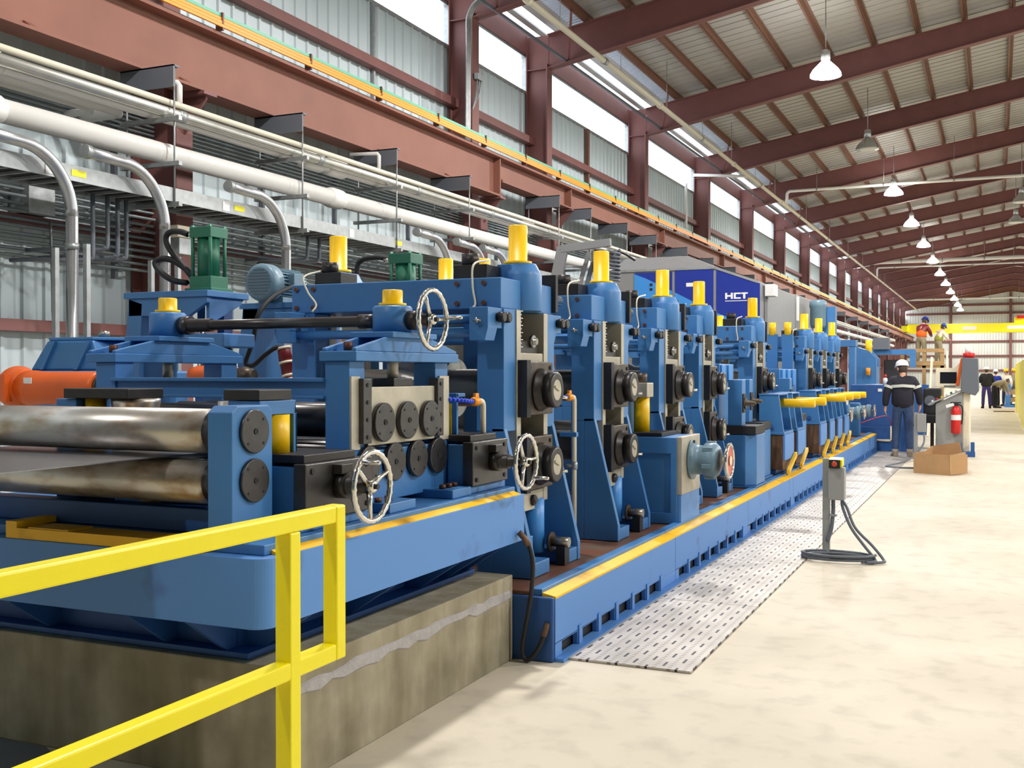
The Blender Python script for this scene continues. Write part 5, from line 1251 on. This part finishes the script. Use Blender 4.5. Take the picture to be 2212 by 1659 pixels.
t = Thing('operator_console', 'grey operator console with sloped desk, monitor and upright enclosure', 'console', (-0.85, 22.7, 0))
t.part('cabinet', MB().prism([(-1.07, .05), (-.58, .05), (-.58, 1.26), (-1.07, 1.00)], 'y', 22.45, 23.5), 'panelgrey', 0.01)
t.part('desk', MB().prism([(-1.20, .97), (-.55, 1.28), (-.55, 1.31), (-1.21, 1.00)], 'y', 22.40, 23.55), 'panelgrey', 0.006)
t.part('side_door', MB().box(-.58, -.46, 22.50, 23.45, .06, 1.22), 'bone', 0.006, label='pale side door')
t.part('upright_enclosure', MB().prism([(-.62, 1.24), (-.36, 1.17), (-.30, 1.26), (-.32, 1.88), (-.60, 1.90)], 'y', 22.35, 22.95), 'dgrey', 0.012)
mo = t.part('monitor_housing', MB().prism([(-1.08, 1.33), (-.62, 1.30), (-.60, 1.86), (-.74, 1.70), (-1.08, 1.70)], 'y', 22.62, 23.0), 'bone', 0.01)
t.part('screen', MB().box(-1.00, -.70, 22.612, 22.62, 1.40, 1.62), 'screen', 0.002, sub=mo)
t.part('orange_trim', MB().prism([(-.72, 1.36), (-.66, 1.36), (-.595, 1.88), (-.63, 1.88)], 'y', 22.600, 22.618), 'vest', sub=mo, label='orange trim edge')
t.part('keypad', MB().box(-.93, -.72, 22.612, 22.62, 1.33, 1.36), 'dgrey', sub=mo)
t.part('beacon', MB().lathe((-.48, 22.6, 1.895), (0, 0, 1), [(0, .11), (.09, .11), (.095, .09)], 20), 'red', label='red beacon base')
t.part('beacon_lens', MB().lathe((-.50, 22.6, 1.99), (0, 0, 1), [(0, .05), (.09, .05), (.11, .03)], 16), 'label')
kb = MB()
for k in range(6):
    f = k/5; xk = -1.12+.42*f; zk = 1.03+.205*f
    t.part('push_button', MB().cyl((xk, 22.55, zk), (xk-.02, 22.55, zk+.04), .022, n=12), ('label', 'red', 'yel', 'label', 'green', 'label')[k])
t.part('cross_base', MB().box(-.66, -.36, 22.30, 22.42, 0, .10).box(-1.05, -.95, 22.4, 23.5, 0, .05).box(-.62, -.46, 22.42, 23.5, 0, .06), 'bluedark', 0.006)
t.part('cross_base', MB().box(-.44, -.37, 22.30, 22.42, .10, .28).box(-.66, -.60, 22.30, 22.42, .10, .26), 'bluedark', 0.004)
t = Thing('fire_extinguisher', 'red fire extinguisher hanging on the side of the operator console', 'fire extinguisher', (-.72, 22.36, .43))
ex, ey = -.70, 22.355
t.part('cylinder', MB().lathe((ex, ey, .44), (0, 0, 1), [(0, .07), (.02, .09), (.44, .09), (.50, .07), (.53, .03)], 24), 'red')
t.part('label_band', MB().lathe((ex, ey, .70), (0, 0, 1), [(0, .0905), (.10, .0905)], 24, cap=False), 'label', label='white instruction label')
t.part('valve_head', MB().box(ex-.03, ex+.04, ey-.02, ey+.02, .97, 1.02).box(ex-.10, ex+.09, ey-.012, ey+.012, 1.02, 1.045), 'black', 0.003)
t.part('tag', MB().prism([(ex-.17, .93), (ex-.03, .98), (ex-.05, 1.03), (ex-.18, .99)], 'y', ey-.10, ey-.095), 'label', label='white inspection tag')
t.part('hose', MB().tube(smoothpath([(ex+.04, ey, 1.0), (ex+.11, ey, .95), (ex+.115, ey, .75), (ex+.10, ey, .62)], 5), .013, 8), 'black')

t = Thing('cardboard_box', 'open brown cardboard box on the floor in front of the console', 'box', (-.85, 18.7, 0))
cbx = MB()
A = [(-1.20, 18.40), (-.66, 18.12), (-.45, 18.95), (-.99, 19.25)]
for k in range(4):
    a, b = Vector((*A[k], 0)), Vector((*A[(k+1) % 4], 0))
    cbx.bar(a+Vector((0, 0, .16)), b+Vector((0, 0, .16)), .008, .32)
cbx.prism(A, 'z', 0.002, .008)
t.part('carton', cbx, 'card')
t.part('flap', MB().bar((-.99, 19.26, .30), (-.52, 19.0, .40), .006, .16), 'card')
t.part('flap', MB().bar((-.655, 18.11, .16), (-.41, 18.50, .165), .006, .30, (0, 0, 1)), 'card')
t.part('inner_board', MB().bar((-1.12, 18.5, .22), (-.95, 19.1, .34), .006, .12), 'card')

t = Thing('barrier_panel', 'tall yellow safety barrier along the aisle at the right edge', 'barrier', (.85, 45, 0))
for j in range(4):
    ya = 31.0+5.6*j
    t.part('panel', MB().box(.70+.0045*(ya-31), .74+.0045*(ya-31), ya, ya+5.56, .04, 1.98), 'saf', 0.006)
    t.part('post', MB().box(.74, .82+.0045*(ya-31), ya, ya+.08, 0, 2.0), 'saf')

# ------------------------------------------------------------ far crane, platform
t = Thing('bridge_crane', 'yellow overhead bridge crane spanning the far end of the hall', 'crane', (1.5, 122, 6.0))
t.part('front_girder', MB().box(-8.6, 12.4, 121.6, 122.1, 5.85, 6.75), 'saf', 0.01)
t.part('rear_girder', MB().box(-8.6, 12.4, 124.0, 124.5, 5.85, 6.75), 'saf', 0.01)
t.part('end_truck', MB().box(-9.2, -8.6, 121.2, 125, 5.97, 6.6), 'saf', 0.01)
t.part('trolley', MB().box(1.7, 5.2, 121.9, 124.2, 6.75, 7.35), 'saf', 0.01)
t.part('hoist_motor', MB().box(1.9, 2.9, 121.6, 122.2, 7.2, 7.5), 'red', 0.02)
t.part('sign_plate', MB().box(-3.2, -1.9, 121.58, 121.6, 6.10, 6.45), 'label', label='white sign plate')
t.part('sign_plate', MB().box(1.0, 2.9, 121.58, 121.6, 6.12, 6.48), 'label', label='white sign plate')
for k, z in enumerate((1.9, 3.6, 5.3, 7.3, 8.6, 9.6)):
    single('wall_girt', MB().box(-9.9, 12.9, YE-.25, YE-.02, z-.12, z+.12), 'redox', 'girt across the far end wall, %s from the floor' % ORD[k], 'girt', (1.5, YE-.2, z-.12), 'end wall girts')
for k, x in enumerate((-4.9, 1.5)):
    single('end_wall_column', MB().box(x-.15, x+.15, YE-.45, YE-.25, 0, deck(x)-.2), 'redox', 'slim red column against the far end wall, %s of two' % ('left', 'right')[k], 'column', (x, YE-.35, 0), 'end wall columns')
t = Thing('work_platform', 'lumber work platform where two men stand above the far machine', 'platform', (-1.7, 31, 0))
t.part('deck_boards', MB().box(-2.35, -1.25, 30.6, 32.0, 1.74, 1.80), 'wood')
for x in (-2.3, -1.75, -1.3): t.part('upright', MB().box(x-.045, x+.045, 30.6, 30.69, 0, 2.24), 'wood')
t.part('hand_rail', MB().box(-2.35, -1.25, 30.58, 30.62, 2.15, 2.25), 'wood')
t.part('toe_board', MB().box(-2.35, -1.25, 30.58, 30.62, 1.80, 1.92), 'wood')
for k, (x, dx) in enumerate(((-1.50, .06), (-1.14, -.03))):
    single('lumber_plank', MB().bar((x-dx, 29.0, .0), (x, 29.6, 2.0 if k == 0 else 2.15), .05, .10), 'bone', 'pale plank leaning by the work platform, %s of two' % ('left', 'right')[k], 'plank', (x, 29.3, 0))
t = Thing('tool_stand', 'dark tool stand with a black body right of the walking man', 'stand', (-1.25, 24.6, 0))
t.part('body', MB().box(-1.40, -1.05, 24.3, 24.9, .72, 1.28), 'black', 0.03); t.part('arm', MB().box(-1.54, -.98, 24.2, 24.9, .55, .74), 'black', 0.04)
t.part('gauge', MB().lathe((-1.27, 24.3, 1.02), (0, -1, 0), [(0, .11), (.03, .11), (.03, .07)], 18), 'dgrey')
t.part('leg', MB().box(-1.27, -1.2, 24.5, 24.6, 0, .6), 'dark')
t = Thing('pallet_rack', 'blue frame with brown timbers beside the bending worker', 'rack', (.75, 56, 0))
t.part('end_frame', MB().box(.40, .62, 55.6, 57.5, 0, 1.25), 'blue'); t.part('base', MB().box(.35, 1.3, 55.5, 57.5, 0, .12), 'blue')
for k in range(2): t.part('timber', MB().box(.62, 1.4, 55.7, 57.3, .25+.35*k, .45+.35*k), 'wood')
mb = MB().box(-.1, .7, 48.8, 49.2, 0.001, .03)
single('floor_mat', mb, 'obolt', 'flat reddish scrap lying on the aisle floor before the distant workers', 'mat', (.3, 49, 0))

t = Thing('disconnect_box', 'grey box with a bone coloured hood hanging right of the nearest lower column', 'box', (-9.0, 10.2, 3.03))
t.part('hood', MB().box(-9.05, -8.85, 10.05, 10.42, 3.22, 3.36), 'bone', 0.01)
t.part('body', MB().box(-9.03, -8.87, 10.10, 10.36, 3.02, 3.22), 'galv', 0.006)
t.part('support_strut', MB().box(-9.27, -9.03, 10.60, 10.64, 3.25, 3.29).box(-9.05, -9.0, 10.40, 10.64, 3.25, 3.29), 'galv')
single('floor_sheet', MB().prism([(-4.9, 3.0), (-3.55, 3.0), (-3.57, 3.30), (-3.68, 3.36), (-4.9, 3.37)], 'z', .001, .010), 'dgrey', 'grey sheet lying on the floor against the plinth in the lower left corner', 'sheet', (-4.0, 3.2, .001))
t = Thing('hydraulic_hose', 'black hose arching left of the shorter green cylinder', 'hose', (-4.3, 7.0, 2.3))
t.part('hose_run', MB().tube(smoothpath([(-4.11, 7.0, 2.445), (-4.25, 7.0, 2.47), (-4.38, 7.0, 2.46), (-4.43, 7.0, 2.40), (-4.42, 7.0, 2.2)], 6), .02, 8), 'black')
t.part('hose_end', MB().cyl((-4.15, 7.0, 2.45), (-4.08, 7.0, 2.445), .017, n=10), 'chrome')
# ------------------------------------------------------------ people
def skin(name, J, E, m, parent, origin, sub=1):
    """J: key -> (x, y, z, radius) in world space; E: list of key pairs; first key is the skin root"""
    keys = list(J); idx = {k: i for i, k in enumerate(keys)}
    me = bpy.data.meshes.new(name); o = Vector(origin)
    me.from_pydata([Vector(J[k][:3])-o for k in keys], [(idx[a], idx[b]) for a, b in E], [])
    ob = bpy.data.objects.new(name, me); COL.objects.link(ob); ob.parent = parent
    md = ob.modifiers.new('skin', 'SKIN'); md.use_smooth_shade = True; md.branch_smoothing = 0.3
    if not me.skin_vertices: me.skin_vertices.new()
    for k in keys:
        r = J[k][3]; me.skin_vertices[0].data[idx[k]].radius = (r, r) if isinstance(r, (int, float)) else r
    me.skin_vertices[0].data[0].use_root = True
    if sub:
        s_ = ob.modifiers.new('smooth', 'SUBSURF'); s_.levels = sub; s_.render_levels = sub
    me.materials.append(M[m]); return ob

def person(label, loc, rot, H, pose, cl, group=None):
    """cl: dict jacket, trousers, boots, hat, hair colours (material keys) and flags"""
    t = Thing('person', label, 'person', loc, group)
    s = H/1.75; R = Matrix.Rotation(rot, 3, 'Z'); L = Vector(loc)
    base = {'pelvis': (0, 0, .95), 'waist': (0, 0, 1.08), 'chest': (0, .0, 1.30), 'neck0': (0, -.01, 1.47), 'neck': (0, .005, 1.53), 'head': (0, .02, 1.62), 'crown': (0, .015, 1.70),
            'nose': (0, .115, 1.605), 'chin': (0, .075, 1.545)}
    for sd, q in ((-1, 'L'), (1, 'R')):
        base.update({'hip'+q: (.095*sd, 0, .90), 'knee'+q: (.105*sd, .02, .50), 'ankle'+q: (.11*sd, -.01, .09), 'toe'+q: (.13*sd, .15, .035),
                     'sh'+q: (.185*sd, -.01, 1.42), 'elb'+q: (.25*sd, -.03, 1.15), 'wr'+q: (.27*sd, .05, .91), 'palm'+q: (.272*sd, .075, .84)})
    base.update(pose)
    P = {k: L + R @ (Vector(v)*s) for k, v in base.items()}
    for q, sd in (('L', -1), ('R', 1)):
        d = (P['palm'+q]-P['wr'+q]).normalized(); f = R @ Vector((0, 1, 0)); f = (f-d*f.dot(d)).normalized(); c = d.cross(f)
        for k, (off, ln) in enumerate(((.030, .070), (.010, .080), (-.010, .075), (-.030, .058))):
            a = P['palm'+q] + f*off*s + d*.012*s
            P['f%d%s' % (k, q)] = a; P['g%d%s' % (k, q)] = a + (d*ln*.55 + c*(-sd)*.008)*s; P['h%d%s' % (k, q)] = a + (d*ln + c*(-sd)*.026)*s
        P['t0'+q] = P['wr'+q]+(d*.03+f*.035)*s; P['t1'+q] = P['wr'+q]+(d*.075+f*.055)*s
    def J(spec): return {k: (*P[k], (tuple(v*s for v in r) if isinstance(r, tuple) else r*s)) for k, r in spec}
    spec = [('pelvis', (.13, .10)), ('waist', (.12, .095)), ('chest', (.14, .10)), ('neck0', .06), ('neck', .052), ('head', (.078, .095)), ('crown', (.07, .085)), ('nose', .012), ('chin', .03)]
    E = [('pelvis', 'waist'), ('waist', 'chest'), ('chest', 'neck0'), ('neck0', 'neck'), ('neck', 'head'), ('head', 'crown'), ('head', 'nose'), ('head', 'chin')]
    for q in 'LR':
        spec += [('hip'+q, .085), ('knee'+q, .055), ('ankle'+q, .038), ('toe'+q, .03), ('sh'+q, .058), ('elb'+q, .042), ('wr'+q, .028), ('palm'+q, (.036, .016))]
        E += [('pelvis', 'hip'+q), ('hip'+q, 'knee'+q), ('knee'+q, 'ankle'+q), ('ankle'+q, 'toe'+q), ('chest', 'sh'+q), ('sh'+q, 'elb'+q), ('elb'+q, 'wr'+q), ('wr'+q, 'palm'+q)]
        for k in range(4):
            spec += [('f%d%s' % (k, q), .0095), ('g%d%s' % (k, q), .009), ('h%d%s' % (k, q), .0075)]
            E += [('palm'+q, 'f%d%s' % (k, q)), ('f%d%s' % (k, q), 'g%d%s' % (k, q)), ('g%d%s' % (k, q), 'h%d%s' % (k, q))]
        spec += [('t0'+q, .011), ('t1'+q, .009)]; E += [('wr'+q, 't0'+q), ('t0'+q, 't1'+q)]
    skin('body', J(spec), E, 'skin', t.o, loc)
    # trousers
    spec = [('pelvis', (.165, .125)), ('waist', (.155, .12))]; E = [('pelvis', 'waist')]
    for q in 'LR':
        spec += [('hip'+q, .108), ('knee'+q, .078), ('ankle'+q, .066)]; E += [('pelvis', 'hip'+q), ('hip'+q, 'knee'+q), ('knee'+q, 'ankle'+q)]
    skin('trousers', J(spec), E, cl['trousers'], t.o, loc)
    # jacket with sleeves to the wrists
    P['hem'] = P['pelvis'] + (P['waist']-P['pelvis'])*cl.get('hem', .15)
    b = cl.get('bulk', 1.0)
    spec = [('chest', (.205*b, .145*b)), ('waist', (.195*b, .15*b)), ('hem', (.2*b, .155*b)), ('neck0', (.075, .075))]; E = [('chest', 'waist'), ('waist', 'hem'), ('chest', 'neck0')]
    for q in 'LR':
        spec += [('sh'+q, .085*b), ('elb'+q, .066*b), ('wr'+q, .050*b)]; E += [('chest', 'sh'+q), ('sh'+q, 'elb'+q), ('elb'+q, 'wr'+q)]
    jk = skin('jacket', J(spec), E, cl['jacket'], t.o, loc)
    if cl.get('vest'):
        spec = [('chest', (.225, .165)), ('waist', (.205, .165)), ('hem', (.205, .165))]
        skin('safety_vest', J(spec), [('chest', 'waist'), ('waist', 'hem')], cl['vest'], t.o, loc)
    for q in 'LR':
        bt = MB()
        a, tq = P['ankle'+q], P['toe'+q]; d = (tq-a); d.z = 0; d.normalize()
        heel = a - d*.06*s; g = L.z
        pts = [(Vector((heel.x, heel.y, g+.035*s)), .040*s), (Vector((a.x, a.y, g+.045*s)), .048*s), (Vector((a.x, a.y, g+.045*s))+d*.09*s, .046*s), (Vector((tq.x, tq.y, g+.034*s)), .040*s), (Vector((tq.x, tq.y, g+.028*s))+d*.05*s, .024*s)]
        bt.tube([p for p, r in pts], [r for p, r in pts], 12); bt.tube([Vector((a.x, a.y, g+.045*s)), a+Vector((0, 0, .06*s))], [.05*s, .055*s], 12)
        t.part('boot', bt, cl['boots'])
    # face details, hair and hard hat follow the head axis
    up = (P['crown']-P['neck']).normalized(); fw = (P['nose']-P['head']); fw = (fw-up*fw.dot(up)).normalized(); rt = fw.cross(up)
    Mx = Matrix((rt, fw, up)).transposed(); hc = P['head']+up*.02*s
    def loc_(mb): 
        mb.v = [tuple(hc + Mx @ (Vector(v)*s)) for v in mb.v]; return mb
    t.part('hair', loc_(MB().ball((0, -.022, -.005), (.084, .086, .105), 14, 10)), cl['hair'])
    t.part('ear', loc_(MB().ball((.084, 0, -.02), (.012, .022, .032), 8, 6)), 'skin'); t.part('ear', loc_(MB().ball((-.084, 0, -.02), (.012, .022, .032), 8, 6)), 'skin')
    for sx in (-1, 1): t.part('eye', loc_(MB().ball((.032*sx, .088, .005), (.012, .008, .008), 8, 6)), 'black')
    t.part('mouth', loc_(MB().box(-.022, .022, .082, .094, -.062, -.056)), 'dred')
    if cl.get('hat'):
        hm = MB(); prof = [(.0, .112), (.04, .112), (.075, .10), (.10, .08), (.118, .045), (.122, .01)]
        hm.lathe((0, -.005, .035), (0, 0, 1), prof, 22)
        hat = t.part('hard_hat', loc_(hm), cl['hat'])
        br_ = MB(); br_.lathe((0, .006, .033), (0, 0, 1), [(0, .128), (.008, .126)], 22); br_.prism([(-.08, .09), (.08, .09), (.05, .165), (-.05, .165)], 'z', .030, .037)
        br_.bar((0, -.09, .135), (0, .08, .142), .02, .012)
        t.part('brim', loc_(br_), cl['hat'], sub=hat)
    return t, P, s, R, L

walk = {'hipL': (-.095, 0, .90), 'kneeL': (-.115, .05, .50), 'ankleL': (-.125, .0, .09), 'toeL': (-.17, .14, .035),
        'hipR': (.095, 0, .90), 'kneeR': (.11, .02, .50), 'ankleR': (.12, -.10, .10), 'toeR': (.14, .05, .035),
        'elbL': (-.285, -.05, 1.16), 'wrL': (-.30, .0, .92), 'palmL': (-.30, .02, .845), 'elbR': (.285, -.02, 1.16), 'wrR': (.30, .09, .95), 'palmR': (.295, .12, .88),
        'head': (-.012, .035, 1.61), 'crown': (-.008, .03, 1.69), 'nose': (-.06, .12, 1.585), 'chin': (-.045, .09, 1.53)}
t, P, s, R, L = person('man in navy jacket with reflective stripe, jeans and white hard hat, from behind', (-1.62, 21.75, 0), 0.10, 1.82, walk,
    dict(jacket='navyjkt', trousers='jean', boots='shoe', hat='hatw', hair='hair', bulk=1.18, hem=-.75))
def ring(p0, n, rx, ry, h, m=28):
    pass
st = MB(); c = P['chest']*0.92+P['waist']*0.08
up_ = Vector((0, 0, 1)); rt_ = R @ Vector((1, 0, 0)); fw_ = R @ Vector((0, 1, 0))
vs = []; n = 32
for z in (-.026, .026):
    for k in range(n):
        a = 2*PI*k/n; vs.append(c + (rt_*(.243*math.cos(a)) + fw_*(.178*math.sin(a)))*s + up_*(z*s+.02*abs(math.cos(a))*-1+.03))
st.add(vs, [(k, (k+1) % n, n+(k+1) % n, n+k) for k in range(n)], True)
t.part('reflective_stripe', st, 'refl', label='pale reflective stripe round the jacket')
for q in 'LR':
    a, b = P['sh'+q], P['elb'+q]; d = (b-a); p0 = a+d*.45; p1 = a+d*.62
    t.part('sleeve_stripe', MB().cyl(p0, p1, .092*s, .089*s, 16, cap=False), 'refl')

stand = {'ankleL': (-.14, 0, .09), 'toeL': (-.17, .14, .035), 'ankleR': (.14, 0, .09), 'toeR': (.17, .14, .035), 'kneeL': (-.125, .02, .5), 'kneeR': (.125, .02, .5)}
fold = dict(stand); fold.update({'elbL': (-.27, .02, 1.16), 'wrL': (-.15, .2, 1.12), 'palmL': (-.08, .23, 1.12), 'elbR': (.27, .02, 1.16), 'wrR': (.15, .2, 1.12), 'palmR': (.08, .23, 1.12)})
person('distant worker in a black coat, indigo trousers and white hard hat on the aisle', (-.40, 53.5, 0), .1, 1.85, fold, dict(jacket='blackcl', trousers='purple', boots='blackcl', hat='hatw', hair='hair', bulk=1.35, hem=-.5))
bend = {'pelvis': (0, -.10, .93), 'waist': (0, .0, 1.05), 'chest': (0, .22, 1.15), 'neck0': (0, .38, 1.20), 'neck': (0, .44, 1.20), 'head': (0, .52, 1.20), 'crown': (0, .60, 1.22), 'nose': (0, .55, 1.09), 'chin': (0, .48, 1.11),
        'hipL': (-.095, -.08, .88), 'hipR': (.095, -.08, .88), 'shL': (-.18, .32, 1.16), 'shR': (.18, .32, 1.16), 'elbL': (-.22, .40, .92), 'elbR': (.22, .40, .92), 'wrL': (-.18, .50, .72), 'wrR': (.18, .50, .72), 'palmL': (-.17, .53, .65), 'palmR': (.17, .53, .65)}
person('distant worker bending over in a khaki jacket and dark trousers', (-.02, 54.2, 0), -1.2, 1.80, bend, dict(jacket='khaki', trousers='blackcl', boots='blackcl', hat='hatw', hair='hair', bulk=1.2))
person('distant worker in dark blue with a white hard hat behind the black coat', (-.02, 57.5, 0), .3, 1.75, stand, dict(jacket='navy', trousers='blackcl', boots='blackcl', hat='hatw', hair='hair'))
person('distant worker with a yellow hard hat, left of the two behind the blue rack', (.45, 57.9, 0), 2.6, 1.78, stand, dict(jacket='bone', trousers='jean', boots='blackcl', hat='haty', hair='hair'))
person('distant worker in a grey brown coat and yellow hard hat next to the barrier', (.80, 58.4, 0), 2.9, 1.80, stand, dict(jacket='khaki', trousers='dgrey', boots='blackcl', hat='haty', hair='hair', bulk=1.15))
lean = dict(stand); lean.update({'chest': (0, .08, 1.28), 'neck0': (0, .14, 1.44), 'neck': (0, .17, 1.49), 'head': (0, .22, 1.56), 'crown': (0, .25, 1.64), 'nose': (0, .31, 1.52), 'chin': (0, .26, 1.47),
        'shL': (-.18, .11, 1.38), 'shR': (.18, .11, 1.38), 'elbL': (-.23, .20, 1.15), 'wrL': (-.16, .38, 1.05), 'palmL': (-.13, .44, 1.03), 'elbR': (.23, .20, 1.15), 'wrR': (.16, .38, 1.05), 'palmR': (.13, .44, 1.03)})
person('worker in an orange safety vest and dark hard hat standing on the lumber platform', (-1.86, 31.2, 1.80), -.5, 1.35, lean, dict(jacket='dred', trousers='khaki', boots='shoe', hat='navy', hair='hair', vest='vest'))
person('worker in olive vest and blue hard hat at the right end of the platform', (-1.42, 31.1, 1.80), -.9, 1.15, lean, dict(jacket='bone', trousers='khaki', boots='shoe', hat='hatb', hair='hair', vest='olive'))
